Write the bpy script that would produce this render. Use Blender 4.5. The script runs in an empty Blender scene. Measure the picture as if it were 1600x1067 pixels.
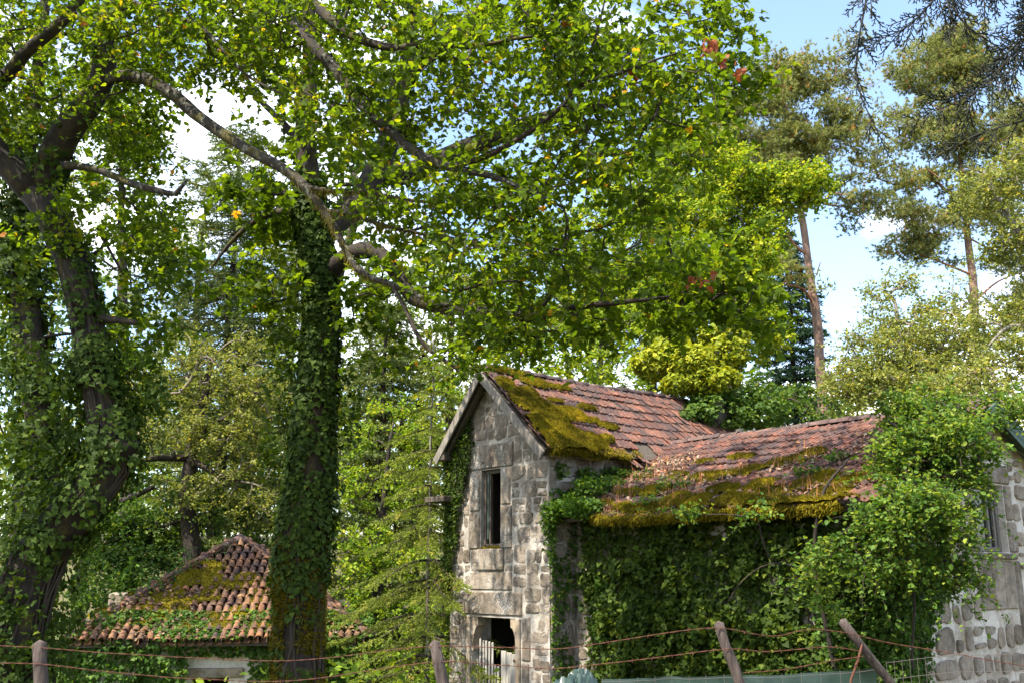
import bpy, math, random
import numpy as np
from mathutils import Vector, Matrix

# ------------------------------------------------------------------ camera, sky, sun, exposure
SC = bpy.context.scene
COL = SC.collection
PITCH = math.radians(13.0)
FPX = 1555.0                                   # focal length in photograph pixels (1600 wide)
CAM = np.array([0.0, 0.0, 1.6])
cam_data = bpy.data.cameras.new('camera')
cam_data.sensor_width = 36.0
cam_data.lens = 36.0 * FPX / 1600.0
cam_data.clip_end = 5000.0
cam = bpy.data.objects.new('camera', cam_data)
COL.objects.link(cam)
cam.location = CAM
cam.rotation_euler = (math.pi / 2 + PITCH, 0, 0)
SC.camera = cam

SUN_EL = math.radians(56.0)
SUN_AZ = math.atan2(-0.68, -0.62)               # towards the sun: left of the view (x, y)
SUN_DIR = Vector((math.sin(SUN_AZ) * math.cos(SUN_EL), math.cos(SUN_AZ) * math.cos(SUN_EL), math.sin(SUN_EL)))
world = bpy.data.worlds.new('World')
SC.world = world
world.use_nodes = True
wn, wl = world.node_tree.nodes, world.node_tree.links
wn.clear()
w_out = wn.new('ShaderNodeOutputWorld')
w_bg = wn.new('ShaderNodeBackground')
w_bg.inputs['Strength'].default_value = 0.15
w_sky = wn.new('ShaderNodeTexSky')
w_sky.sky_type = 'NISHITA'
w_sky.sun_disc = False
w_sky.sun_elevation = SUN_EL
w_sky.sun_rotation = SUN_AZ
w_sky.air_density = 1.0
w_sky.dust_density = 1.5
w_co = wn.new('ShaderNodeTexCoord')
w_map = wn.new('ShaderNodeMapping')
w_map.inputs['Scale'].default_value = (1.0, 1.0, 2.4)
w_map.inputs['Location'].default_value = (6.05, 4.55, 1.6)
w_noise = wn.new('ShaderNodeTexNoise')
w_noise.inputs['Scale'].default_value = 2.3
w_noise.inputs['Detail'].default_value = 7.0
w_noise.inputs['Roughness'].default_value = 0.55
w_ramp = wn.new('ShaderNodeValToRGB')
w_ramp.color_ramp.elements[0].position = 0.52
w_ramp.color_ramp.elements[1].position = 0.66
w_mix = wn.new('ShaderNodeMix')
w_mix.data_type = 'RGBA'
w_mix.inputs[7].default_value = (8.5, 8.6, 8.8, 1)
wl.new(w_co.outputs['Generated'], w_map.inputs['Vector'])
wl.new(w_map.outputs['Vector'], w_noise.inputs['Vector'])
wl.new(w_noise.outputs['Fac'], w_ramp.inputs['Fac'])
wl.new(w_ramp.outputs['Color'], w_mix.inputs[0])
wl.new(w_sky.outputs['Color'], w_mix.inputs[6])
wl.new(w_mix.outputs[2], w_bg.inputs['Color'])
wl.new(w_bg.outputs['Background'], w_out.inputs['Surface'])

sun_data = bpy.data.lights.new('sun', 'SUN')
sun_data.energy = 4.4
sun_data.angle = math.radians(0.53)
sun_data.color = (1.0, 0.92, 0.78)
sun = bpy.data.objects.new('sun', sun_data)
COL.objects.link(sun)
sun.location = (-20, 10, 40)
sun.rotation_euler = SUN_DIR.to_track_quat('Z', 'Y').to_euler()

SC.view_settings.view_transform = 'Standard'
SC.view_settings.look = 'None'
SC.view_settings.exposure = 1.65
SC.view_settings.gamma = 1.0
SC.view_settings.use_curve_mapping = False
SC.render.engine = 'CYCLES'
SC.cycles.max_bounces = 7
SC.cycles.diffuse_bounces = 4
SC.cycles.glossy_bounces = 2
SC.cycles.transmission_bounces = 4
SC.cycles.transparent_max_bounces = 4
SC.cycles.caustics_reflective = False
SC.cycles.caustics_refractive = False
SC.cycles.use_denoising = True
SC.render.use_persistent_data = False

# ------------------------------------------------------------------ small helpers
CP, SP = math.cos(PITCH), math.sin(PITCH)


def ray(u, v):
    x, y = (u - 800.0) / FPX, (533.5 - v) / FPX
    return np.array([x, CP - y * SP, SP + y * CP])


def at(u, v, depth):
    """world point at forward distance `depth` that the photograph shows at (u, v)"""
    r = ray(u, v)
    return CAM + r * (depth / r[1])


def path(uvd):
    return np.array([at(*q) for q in uvd])


def rng_(s):
    return np.random.default_rng(s)


def unit(v):
    return v / np.maximum(np.linalg.norm(v, axis=-1, keepdims=True), 1e-9)


def vnoise(P, seed=0):
    """value noise 0..1 for an (n,3) array"""
    P = np.asarray(P, float)
    i = np.floor(P).astype(np.int64)
    f = P - i
    f = f * f * (3 - 2 * f)

    def h(a):
        n = (a[:, 0] * 374761393 + a[:, 1] * 668265263 + a[:, 2] * 2147483647 + seed * 974711) & 0xffffffff
        n = ((n ^ (n >> 13)) * 1274126177) & 0xffffffff
        return ((n ^ (n >> 16)) & 0xffff) / 65535.0
    r = 0
    for dx in (0, 1):
        for dy in (0, 1):
            for dz in (0, 1):
                w = (f[:, 0] if dx else 1 - f[:, 0]) * (f[:, 1] if dy else 1 - f[:, 1]) * (f[:, 2] if dz else 1 - f[:, 2])
                r = r + w * h(i + np.array([dx, dy, dz]))
    return r


def fbm(P, seed=0, oct=3):
    s, a, t = 0, 1.0, 0
    for k in range(oct):
        s = s + a * vnoise(np.asarray(P) * 2 ** k, seed + k)
        t += a
        a *= .5
    return s / t


def mesh_np(name, V, Fs, mat=None, smooth=False, rnd=None):
    """V (n,3); Fs list of (m,k) index arrays; rnd one value per face in the same order"""
    me = bpy.data.meshes.new(name)
    V = np.ascontiguousarray(V, dtype=np.float32)
    Fs = [np.ascontiguousarray(f, dtype=np.int32) for f in (Fs if isinstance(Fs, list) else [Fs]) if len(f)]
    me.vertices.add(len(V))
    me.vertices.foreach_set('co', V.ravel())
    tot = sum(f.size for f in Fs)
    npoly = sum(len(f) for f in Fs)
    me.loops.add(tot)
    me.loops.foreach_set('vertex_index', np.concatenate([f.ravel() for f in Fs]))
    me.polygons.add(npoly)
    st, off = [], 0
    for f in Fs:
        st.append(off + np.arange(len(f)) * f.shape[1])
        off += f.size
    me.polygons.foreach_set('loop_start', np.concatenate(st).astype(np.int32))
    if smooth or npoly < 4000:                   # leaf and moss masses keep soft shading, hard things stay faceted
        me.polygons.foreach_set('use_smooth', np.full(npoly, bool(smooth), dtype=bool))
    if rnd is not None:
        a = me.attributes.new('rnd', 'FLOAT', 'FACE')
        a.data.foreach_set('value', np.ascontiguousarray(rnd, dtype=np.float32))
    me.update(calc_edges=True)
    if mat:
        me.materials.append(mat)
    return me


def link(name, data, parent=None):
    o = bpy.data.objects.new(name, data)
    COL.objects.link(o)
    if parent is not None:
        o.parent = parent
        l = parent.get('_loc')
        if l is not None:
            o.matrix_parent_inverse = Matrix.Translation((-l[0], -l[1], -l[2]))
    return o


def thing(name, label, cat, loc=(0, 0, 0), group=None):
    o = bpy.data.objects.new(name, None)
    COL.objects.link(o)
    o.empty_display_size = .2
    o.location = loc
    o['_loc'] = [float(c) for c in loc]
    return tag(o, label, cat, group)


def tag(o, label, cat=None, group=None, kind=None):
    o['label'] = label
    if cat:
        o['category'] = cat
    if group:
        o['group'] = group
    if kind:
        o['kind'] = kind
    return o


class Bag:
    """collects geometry for ONE mesh"""
    def __init__(s):
        s.V, s.F, s.R, s.n = [], {}, {}, 0

    def add(s, V, Fs, rnd=0.0):
        V = np.asarray(V, float)
        for F in (Fs if isinstance(Fs, list) else [Fs]):
            F = np.asarray(F, np.int64)
            if not len(F):
                continue
            s.F.setdefault(F.shape[1], []).append(F + s.n)
            r = np.full(len(F), rnd) if np.isscalar(rnd) else np.asarray(rnd)
            s.R.setdefault(F.shape[1], []).append(r)
        s.V.append(V)
        s.n += len(V)
        return s

    def mesh(s, name, mat, smooth=False):
        ks = sorted(s.F)
        return mesh_np(name, np.concatenate(s.V), [np.concatenate(s.F[k]) for k in ks], mat, smooth,
                       np.concatenate([np.concatenate(s.R[k]) for k in ks]))

    def build(s, name, mat, parent=None, smooth=False):
        return link(name, s.mesh(name, mat, smooth), parent)


BOXF = np.array([[0, 2, 3, 1], [4, 5, 7, 6], [0, 1, 5, 4], [2, 6, 7, 3], [0, 4, 6, 2], [1, 3, 7, 5]])


def box(c, ax, ay, az):
    """box from centre and three half-axis vectors"""
    c, ax, ay, az = (np.asarray(q, float) for q in (c, ax, ay, az))
    V = [c + sx * ax + sy * ay + sz * az for sz in (-1, 1) for sy in (-1, 1) for sx in (-1, 1)]
    return np.array(V), BOXF


def bbox(c, ax, ay, az, bev=.01):
    """box with chamfered edges (a rounded plank or block)"""
    c, ax, ay, az = (np.asarray(q, float) for q in (c, ax, ay, az))
    L = [np.linalg.norm(q) for q in (ax, ay, az)]
    bev = min(bev, min(L) * .6)
    V, idx = [], {}
    for sx in (-1, 1):
        for sy in (-1, 1):
            for sz in (-1, 1):
                for k in range(3):
                    s = [1 - bev / L[j] for j in range(3)]
                    s[k] = 1
                    idx[(sx, sy, sz, k)] = len(V)
                    V.append(c + sx * s[0] * ax + sy * s[1] * ay + sz * s[2] * az)
    Q, T = [], []
    for sx in (-1, 1):
        for sy in (-1, 1):
            for sz in (-1, 1):
                t = [idx[(sx, sy, sz, k)] for k in range(3)]
                T.append(t if sx * sy * sz > 0 else t[::-1])
    for k in range(3):
        a, b = [j for j in range(3) if j != k]
        for s in (-1, 1):
            q = []
            for p, r in ((-1, -1), (1, -1), (1, 1), (-1, 1)):
                e = [0, 0, 0]
                e[k], e[a], e[b] = s, p, r
                q.append(idx[(*e, k)])
            Q.append(q if (s > 0) == (k != 1) else q[::-1])
        for p in (-1, 1):
            for r in (-1, 1):
                e0, e1 = [0, 0, 0], [0, 0, 0]
                e0[k], e1[k] = -1, 1
                e0[a] = e1[a] = p
                e0[b] = e1[b] = r
                Q.append([idx[(*e0, a)], idx[(*e1, a)], idx[(*e1, b)], idx[(*e0, b)]])
    return np.array(V), [np.array(Q), np.array(T)]


def resample(P, R, step):
    """Catmull-Rom through the points, evenly spaced"""
    P, R = np.asarray(P, float), np.asarray(R, float)
    X = np.column_stack([P, R])
    E = np.vstack([2 * X[0] - X[1], X, 2 * X[-1] - X[-2]])
    out = []
    for i in range(1, len(E) - 2):
        n = max(1, int(np.ceil(np.linalg.norm(E[i + 1, :3] - E[i, :3]) / step)))
        t = (np.arange(n) / n)[:, None]
        a, b, c, d = E[i - 1], E[i], E[i + 1], E[i + 2]
        out.append(.5 * (2 * b + (c - a) * t + (2 * a - 5 * b + 4 * c - d) * t ** 2 + (3 * b - a - 3 * c + d) * t ** 3))
    out.append(X[-1:])
    X = np.vstack(out)
    return X[:, :3], np.maximum(X[:, 3], .001)


def tube(P, R, sides=8, cap=True, rough=0, seed=0, fr=6):
    P, R = np.asarray(P, float), np.asarray(R, float)
    n = len(P)
    T = np.gradient(P, axis=0)
    T = unit(T)
    ref = np.array([0.0, 0, 1]) if abs(T[:, 2]).mean() < .8 else np.array([1.0, 0, 0])
    X = unit(np.cross(T, ref))
    Y = np.cross(T, X)
    a = np.arange(sides) * 2 * np.pi / sides
    ring = X[:, None, :] * np.cos(a)[None, :, None] + Y[:, None, :] * np.sin(a)[None, :, None]
    rad = np.repeat(R[:, None], sides, 1)
    if rough:
        Q = (P[:, None, :] + ring * R[:, None, None]).reshape(-1, 3)
        rad = rad * (1 + rough * (fbm(Q * fr, seed) - .5).reshape(n, sides) * 2)
    V = (P[:, None, :] + ring * rad[..., None]).reshape(-1, 3)
    i = np.arange(n - 1)[:, None] * sides
    j = np.arange(sides)[None, :]
    k = (j + 1) % sides
    F = np.stack([i + j, i + k, i + sides + k, i + sides + j], -1).reshape(-1, 4)
    Fs = [F]
    if cap:
        m = len(V)
        V = np.vstack([V, P[:1] - T[:1] * R[0] * .3, P[-1:] + T[-1:] * R[-1] * .6])
        jj = np.arange(sides)
        kk = (jj + 1) % sides
        Fs.append(np.stack([kk, jj, np.full(sides, m)], -1))
        b = (n - 1) * sides
        Fs.append(np.stack([b + jj, b + kk, np.full(sides, m + 1)], -1))
    return V, Fs


def sticks(P0, P1, r0, r1=None):
    """many thin three-sided twigs at once"""
    P0, P1 = np.asarray(P0, float), np.asarray(P1, float)
    n = len(P0)
    r0 = np.broadcast_to(np.asarray(r0, float), (n,))
    r1 = r0 * .5 if r1 is None else np.broadcast_to(np.asarray(r1, float), (n,))
    T = unit(P1 - P0)
    X = unit(np.cross(T, np.array([.31, .17, .93])))
    Y = np.cross(T, X)
    V = np.empty((n, 6, 3))
    for k in range(3):
        c = X * math.cos(k * 2.0944) + Y * math.sin(k * 2.0944)
        V[:, k] = P0 + c * r0[:, None]
        V[:, 3 + k] = P1 + c * r1[:, None]
    b = (np.arange(n) * 6)[:, None, None]
    F = (b + np.array([[0, 1, 4, 3], [1, 2, 5, 4], [2, 0, 3, 5]])[None]).reshape(-1, 4)
    return V.reshape(-1, 3), F


# leaf outlines: x across, y along the leaf (stalk at 0), z lift
LEAF = {
    'diamond': (np.array([[0, 0, 0], [.36, .45, .07], [0, 1, -.05], [-.36, .45, .07]]), [np.array([[0, 1, 2, 3]])]),
    'oval': (np.array([[0, 0, 0], [.30, .25, .08], [.30, .65, .06], [0, 1, -.08], [-.30, .65, .06], [-.30, .25, .08]]),
             [np.array([[0, 1, 2, 3], [0, 3, 4, 5]])]),
    'heart': (np.array([[0, .04, 0], [.34, -.06, .10], [.48, .28, .16], [.32, .66, .06], [0, 1.0, -.22], [-.32, .66, .06], [-.48, .28, .16], [-.34, -.06, .10]]),
              [np.array([[0, 1, 2, 3], [0, 5, 6, 7]]), np.array([[0, 3, 4], [0, 4, 5]])]),
    'ivy': (np.array([[0, .05, 0], [.30, -.08, .03], [.50, .20, .07], [.30, .45, .06], [0, .88, -.10], [-.30, .45, .06], [-.50, .20, .07], [-.30, -.08, .03]]),
            [np.array([[0, 1, 2, 3], [0, 5, 6, 7], [0, 3, 4, 5]])]),
    'maple': (np.array([[0, .08, 0], [.22, -.02, .02], [.46, .06, .05], [.36, .22, .05], [.62, .46, .0], [.30, .48, .08], [.26, .74, .0], [0, 1.0, -.20],
                        [-.26, .74, .03], [-.30, .48, .06], [-.64, .46, .02], [-.36, .22, .05], [-.46, .06, .05], [-.22, -.02, .02]]),
              [np.array([[0, 1, 2, 3], [0, 3, 4, 5], [0, 9, 10, 11], [0, 11, 12, 13]]), np.array([[0, 5, 6], [0, 6, 7], [0, 7, 8], [0, 8, 9]])]),
}


def leaves(P, N, D, S, kind, rnd):
    T, Fs = LEAF[kind]
    n, k = len(P), len(T)
    Z = unit(N)
    Y = unit(D - Z * (D * Z).sum(-1, keepdims=True))
    X = np.cross(Y, Z)
    V = P[:, None, :] + S[:, None, None] * (T[None, :, 0:1] * X[:, None] + T[None, :, 1:2] * Y[:, None] + T[None, :, 2:3] * Z[:, None])
    b = (np.arange(n) * k)[:, None, None]
    out, rr = [], []
    for F in Fs:
        out.append((b + F[None]).reshape(-1, F.shape[1]))
        rr.append(np.repeat(rnd, len(F)))
    return V.reshape(-1, 3), out, rr


def add_leaves(bag, P, N, D, S, kind, rnd):
    V, Fs, rr = leaves(P, N, D, S, kind, rnd)
    base = bag.n
    for F, r in zip(Fs, rr):
        bag.F.setdefault(F.shape[1], []).append(F + base)
        bag.R.setdefault(F.shape[1], []).append(r)
    bag.V.append(V)
    bag.n += len(V)


def needles(bag, P, D, L, W, rng, rnd):
    """thin triangles from P along D"""
    n = len(P)
    T = unit(D)
    X = unit(np.cross(T, rng.normal(size=(n, 3)))) * (W * .5)[:, None] if not np.isscalar(W) else unit(np.cross(T, rng.normal(size=(n, 3)))) * W * .5
    V = np.stack([P - X, P + X, P + T * L[:, None]], 1).reshape(-1, 3)
    bag.add(V, np.arange(n * 3).reshape(-1, 3), rnd)


# ------------------------------------------------------------------ materials
MATS = {}


def nt(name):
    m = bpy.data.materials.new(name)
    m.use_nodes = True
    n, l = m.node_tree.nodes, m.node_tree.links
    n.clear()
    out = n.new('ShaderNodeOutputMaterial')
    MATS[name] = m
    return m, n, l, out


def ramp(n, stops):
    r = n.new('ShaderNodeValToRGB')
    e = r.color_ramp.elements
    while len(e) < len(stops):
        e.new(.5)
    for q, (p, c) in zip(e, stops):
        q.position = p
        q.color = (*c, 1) if len(c) == 3 else c
    return r


def noise(n, l, scale, detail=4, rough=.55, vec=None):
    t = n.new('ShaderNodeTexNoise')
    t.inputs['Scale'].default_value = scale
    t.inputs['Detail'].default_value = detail
    t.inputs['Roughness'].default_value = rough
    if vec is not None:
        l.new(vec, t.inputs['Vector'])
    return t


def mixc(n, l, fac, a, b, mode='MIX'):
    m = n.new('ShaderNodeMix')
    m.data_type = 'RGBA'
    m.blend_type = mode
    for s, v in ((0, fac), (6, a), (7, b)):
        if isinstance(v, (int, float)):
            m.inputs[s].default_value = v
        elif isinstance(v, tuple):
            m.inputs[s].default_value = (*v, 1) if len(v) == 3 else v
        else:
            l.new(v, m.inputs[s])
    return m.outputs[2]


def pos(n):
    return n.new('ShaderNodeNewGeometry').outputs['Position']


def leaf_mat(name, stops, trans=.45, tint=(1.25, 1.3, .55), rough=.55, spec=.15):
    m, n, l, out = nt(name)
    a = n.new('ShaderNodeAttribute')
    a.attribute_name = 'rnd'
    r = ramp(n, stops)
    l.new(a.outputs['Fac'], r.inputs['Fac'])
    b = n.new('ShaderNodeBsdfPrincipled')
    b.inputs['Roughness'].default_value = rough
    b.inputs['Specular IOR Level'].default_value = spec
    l.new(r.outputs['Color'], b.inputs['Base Color'])
    t = n.new('ShaderNodeBsdfTranslucent')
    l.new(mixc(n, l, 1.0, r.outputs['Color'], tint, 'MULTIPLY'), t.inputs['Color'])
    ms = n.new('ShaderNodeMixShader')
    ms.inputs[0].default_value = trans
    l.new(b.outputs[0], ms.inputs[1])
    l.new(t.outputs[0], ms.inputs[2])
    l.new(ms.outputs[0], out.inputs['Surface'])
    return m


def surf(name, build, rough=.85, bump=None, spec=.3):
    m, n, l, out = nt(name)
    b = n.new('ShaderNodeBsdfPrincipled')
    b.inputs['Specular IOR Level'].default_value = spec
    b.inputs['Roughness'].default_value = rough
    c = build(n, l)
    h = None
    if isinstance(c, tuple) and len(c) == 2 and not isinstance(c[0], (int, float)):
        c, h = c
    if isinstance(c, tuple):
        b.inputs['Base Color'].default_value = (*c, 1)
    else:
        l.new(c, b.inputs['Base Color'])
    if h is not None:
        bp = n.new('ShaderNodeBump')
        bp.inputs['Strength'].default_value = bump[0]
        bp.inputs['Distance'].default_value = bump[1]
        l.new(h, bp.inputs['Height'])
        l.new(bp.outputs[0], b.inputs['Normal'])
    l.new(b.outputs[0], out.inputs['Surface'])
    return m


def bark_fn(c0, c1, lichen=.0, moss=.0, sc=9):
    def f(n, l):
        p = pos(n)
        mp = n.new('ShaderNodeMapping')
        mp.inputs['Scale'].default_value = (1, 1, .3)
        l.new(p, mp.inputs['Vector'])
        a = noise(n, l, sc, 6, .65, mp.outputs[0])
        r = ramp(n, [(.3, c0), (.7, c1)])
        l.new(a.outputs[0], r.inputs[0])
        c = r.outputs[0]
        if lichen:
            b = noise(n, l, 14, 5, .7, p)
            rb = ramp(n, [(.62 - lichen, (0, 0, 0)), (.70 - lichen, (1, 1, 1))])
            l.new(b.outputs[0], rb.inputs[0])
            c = mixc(n, l, rb.outputs[0], c, (.17, .175, .14))
        if moss:
            b2 = noise(n, l, 5, 5, .6, p)
            rb2 = ramp(n, [(.60 - moss, (0, 0, 0)), (.70 - moss, (1, 1, 1))])
            l.new(b2.outputs[0], rb2.inputs[0])
            c = mixc(n, l, rb2.outputs[0], c, (.055, .048, .010))
        return c, a.outputs[0]
    return f


surf('bark_dark', bark_fn((.008, .006, .005), (.036, .027, .020), .0, .05), bump=(.9, .03))
surf('bark_moss', bark_fn((.009, .007, .005), (.042, .031, .022), .0, .10), bump=(1, .03))
surf('bark_lichen', bark_fn((.012, .010, .008), (.055, .045, .037), .08, .08, 14), bump=(.9, .02))
surf('bark_pine', bark_fn((.10, .055, .04), (.30, .19, .14), .05, 0, 6), bump=(.9, .04))
surf('bark_pine_red', bark_fn((.16, .065, .035), (.38, .18, .10), .0, 0, 6), bump=(.9, .04))
surf('bark_grey', bark_fn((.09, .08, .065), (.26, .24, .2), .1, .05, 10), bump=(.7, .02))
surf('twig', lambda n, l: (.035, .026, .02))
surf('twig_pale', lambda n, l: (.16, .13, .10))
surf('vine_stem', lambda n, l: (.04, .03, .022))
surf('twig_cypress', lambda n, l: (.018, .016, .015))

leaf_mat('linden', [(0, (.036, .070, .006)), (.45, (.064, .115, .010)), (.8, (.098, .158, .013)), (.955, (.145, .19, .017)), (.965, (.45, .26, .03)), (.988, (.45, .22, .03)), (1, (.30, .10, .025))], .64, (1.95, 1.7, .4))
leaf_mat('maple', [(0, (.034, .068, .008)), (.5, (.06, .108, .010)), (.9, (.098, .15, .013)), (.985, (.135, .18, .017)), (.99, (.4, .22, .03)), (1, (.3, .1, .03))], .64, (1.95, 1.7, .4))
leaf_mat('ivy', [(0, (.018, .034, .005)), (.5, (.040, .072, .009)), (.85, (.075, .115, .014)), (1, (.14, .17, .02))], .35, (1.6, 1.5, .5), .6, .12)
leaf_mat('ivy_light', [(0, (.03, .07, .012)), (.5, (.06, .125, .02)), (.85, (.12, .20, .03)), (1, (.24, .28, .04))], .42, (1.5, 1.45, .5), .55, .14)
leaf_mat('bright', [(0, (.06, .12, .012)), (.4, (.125, .205, .018)), (.75, (.215, .30, .024)), (.94, (.34, .38, .03)), (1, (.42, .36, .04))], .45, (1.3, 1.25, .4))
leaf_mat('yellow', [(0, (.10, .14, .012)), (.4, (.20, .25, .018)), (.8, (.36, .37, .025)), (1, (.5, .45, .05))], .4, (1.25, 1.15, .4))
leaf_mat('olive', [(0, (.07, .09, .022)), (.4, (.13, .155, .036)), (.75, (.21, .23, .05)), (.95, (.30, .30, .06)), (1, (.34, .25, .05))], .42, (1.25, 1.2, .5))
leaf_mat('pale', [(0, (.10, .13, .035)), (.4, (.17, .20, .05)), (.75, (.26, .29, .075)), (.93, (.36, .36, .09)), (1, (.46, .32, .05))], .42, (1.2, 1.15, .5))
leaf_mat('midgreen', [(0, (.03, .065, .014)), (.5, (.06, .115, .02)), (.85, (.11, .17, .025)), (1, (.22, .24, .04))], .42, (1.3, 1.35, .5))
leaf_mat('pine', [(0, (.11, .135, .045)), (.5, (.21, .235, .08)), (.85, (.31, .325, .11)), (.95, (.38, .33, .11)), (1, (.40, .20, .07))], .4, (1.3, 1.25, .6), .5)
leaf_mat('fir', [(0, (.015, .04, .022)), (.5, (.03, .07, .035)), (1, (.06, .11, .045))], .2, (1.1, 1.1, .6), .5)
leaf_mat('cedar', [(0, (.06, .09, .028)), (.5, (.11, .15, .042)), (.9, (.19, .225, .06)), (1, (.28, .24, .06))], .3, (1.1, 1.1, .5), .5)
leaf_mat('spruce', [(0, (.11, .15, .02)), (.5, (.19, .245, .03)), (.85, (.30, .35, .05)), (.95, (.40, .40, .08)), (1, (.42, .25, .07))], .35, (1.2, 1.2, .5), .5)
leaf_mat('cypress', [(0, (.010, .013, .011)), (.6, (.018, .023, .016)), (1, (.05, .045, .02))], .1, (1, 1, 1), .5)
leaf_mat('moss', [(0, (.06, .05, .004)), (.4, (.14, .115, .006)), (.75, (.23, .18, .008)), (.95, (.33, .235, .012)), (1, (.42, .26, .02))], .2, (1.2, 1.1, .4), .8, .1)
leaf_mat('moss_hang', [(0, (.07, .065, .012)), (.6, (.15, .13, .02)), (1, (.26, .21, .03))], .35, (1.2, 1.1, .5), .8, .1)
leaf_mat('litter', [(0, (.06, .04, .028)), (.4, (.17, .12, .085)), (.75, (.32, .24, .17)), (1, (.36, .15, .06))], .1, (1, 1, 1), .8, .1)
leaf_mat('dead', [(0, (.20, .06, .025)), (1, (.36, .12, .05))], .35, (1.2, .9, .6), .6, .2)


def stone_fn(c0, c1, c2, spots=.5):
    def f(n, l):
        p = pos(n)
        oi = n.new('ShaderNodeObjectInfo')
        r = ramp(n, [(0, c0), (.5, c1), (1, c2)])
        l.new(oi.outputs['Random'], r.inputs[0])
        a = noise(n, l, 9, 8, .7, p)
        ra = ramp(n, [(.25, (.35, .33, .31)), (.5, (.85, .84, .82)), (.75, (1.25, 1.22, 1.18))])
        l.new(a.outputs[0], ra.inputs[0])
        c = mixc(n, l, 1.0, r.outputs[0], ra.outputs[0], 'MULTIPLY')
        b = noise(n, l, 38, 3, .6, p)
        big = noise(n, l, 2.2, 3, .5, p)
        mm = n.new('ShaderNodeMath')
        mm.operation = 'MULTIPLY'
        l.new(b.outputs[0], mm.inputs[0])
        l.new(big.outputs[0], mm.inputs[1])
        rb = ramp(n, [(.355 - .06 * spots, (0, 0, 0)), (.385 - .06 * spots, (1, 1, 1))])
        l.new(mm.outputs[0], rb.inputs[0])
        c = mixc(n, l, rb.outputs[0], c, (.34, .325, .295))
        sm = noise(n, l, 5.5, 6, .7, p)
        rsm = ramp(n, [(.54, (0, 0, 0)), (.62, (1, 1, 1))])
        l.new(sm.outputs[0], rsm.inputs[0])
        c = mixc(n, l, rsm.outputs[0], c, (.27, .24, .205))
        d = noise(n, l, 1.6, 5, .65, p)
        rd = ramp(n, [(.45, (1, 1, 1)), (.68, (.42, .40, .36))])
        l.new(d.outputs[0], rd.inputs[0])
        c = mixc(n, l, 1.0, c, rd.outputs[0], 'MULTIPLY')
        return c, a.outputs[0]
    return f


surf('stone', stone_fn((.16, .132, .105), (.22, .184, .148), (.28, .235, .19)), .9, (1.0, .03))
surf('stone_warm', stone_fn((.22, .18, .14), (.30, .245, .19), (.38, .315, .25), .1), .9, (.7, .02))
surf('stone_tan', stone_fn((.30, .24, .17), (.33, .265, .19), (.36, .29, .22), .2), .9, (.6, .015))


def mortar_fn(lo, hi, clean):
    def f(n, l):
        p = pos(n)
        a = noise(n, l, 1.7, 6, .65, p)
        r = ramp(n, [(.40 - clean, lo), (.58 - clean, hi)])
        l.new(a.outputs[0], r.inputs[0])
        b = noise(n, l, 22, 5, .6, p)
        rb = ramp(n, [(.3, (.72, .70, .67)), (.6, (1, 1, 1))])
        l.new(b.outputs[0], rb.inputs[0])
        return mixc(n, l, 1.0, r.outputs[0], rb.outputs[0], 'MULTIPLY'), b.outputs[0]
    return f


surf('mortar', mortar_fn((.20, .178, .152), (.42, .39, .345), .0), .95, (.6, .012))
surf('mortar_white', mortar_fn((.36, .30, .235), (.62, .57, .50), .03), .95, (.5, .012))
surf('dark_inside', lambda n, l: (.025, .02, .016))  # near black: the shade inside the openings put into the colour


def tile_fn(c_clean, c_dark, c_light, wear=0.0):
    def f(n, l):
        p = pos(n)
        oi = n.new('ShaderNodeObjectInfo')
        at_ = n.new('ShaderNodeAttribute')
        at_.attribute_name = 'rnd'
        s = n.new('ShaderNodeMath')
        l.new(oi.outputs['Random'], s.inputs[0])
        l.new(at_.outputs['Fac'], s.inputs[1])
        fr = n.new('ShaderNodeMath')
        fr.operation = 'FRACT'
        l.new(s.outputs[0], fr.inputs[0])
        r = ramp(n, [(0, c_dark), (.35, c_clean), (.75, c_light), (.92, c_clean), (1, c_dark)])
        l.new(fr.outputs[0], r.inputs[0])
        a = noise(n, l, 3.2, 7, .68, p)
        ra = ramp(n, [(.40 - wear, (0, 0, 0)), (.66 - wear, (1, 1, 1))])
        l.new(a.outputs[0], ra.inputs[0])
        c = mixc(n, l, ra.outputs[0], r.outputs[0], (.06, .04, .038))
        b = noise(n, l, 30, 4, .6, p)
        rb = ramp(n, [(.60, (0, 0, 0)), (.68, (1, 1, 1))])
        l.new(b.outputs[0], rb.inputs[0])
        c = mixc(n, l, rb.outputs[0], c, (.20, .165, .14))
        d = noise(n, l, 12, 4, .6, p)
        rd = ramp(n, [(.3, (.6, .58, .56)), (.6, (1, 1, 1))])
        l.new(d.outputs[0], rd.inputs[0])
        return mixc(n, l, 1.0, c, rd.outputs[0], 'MULTIPLY'), b.outputs[0]
    return f


surf('tile', tile_fn((.215, .075, .042), (.095, .044, .034), (.265, .115, .07), .07), .85, (.4, .006))
surf('tile_old', tile_fn((.30, .13, .055), (.17, .09, .04), (.33, .18, .08), .05), .9, (.5, .008))
surf('tile_ridge', tile_fn((.17, .10, .085), (.09, .065, .06), (.25, .16, .12), .06), .9, (.5, .008))


def wood_fn(c0, c1):
    def f(n, l):
        p = pos(n)
        mp = n.new('ShaderNodeMapping')
        mp.inputs['Scale'].default_value = (1, 1, .15)
        l.new(p, mp.inputs['Vector'])
        a = noise(n, l, 40, 5, .65, mp.outputs[0])
        r = ramp(n, [(.3, c0), (.68, c1)])
        l.new(a.outputs[0], r.inputs[0])
        return r.outputs[0], a.outputs[0]
    return f


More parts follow.
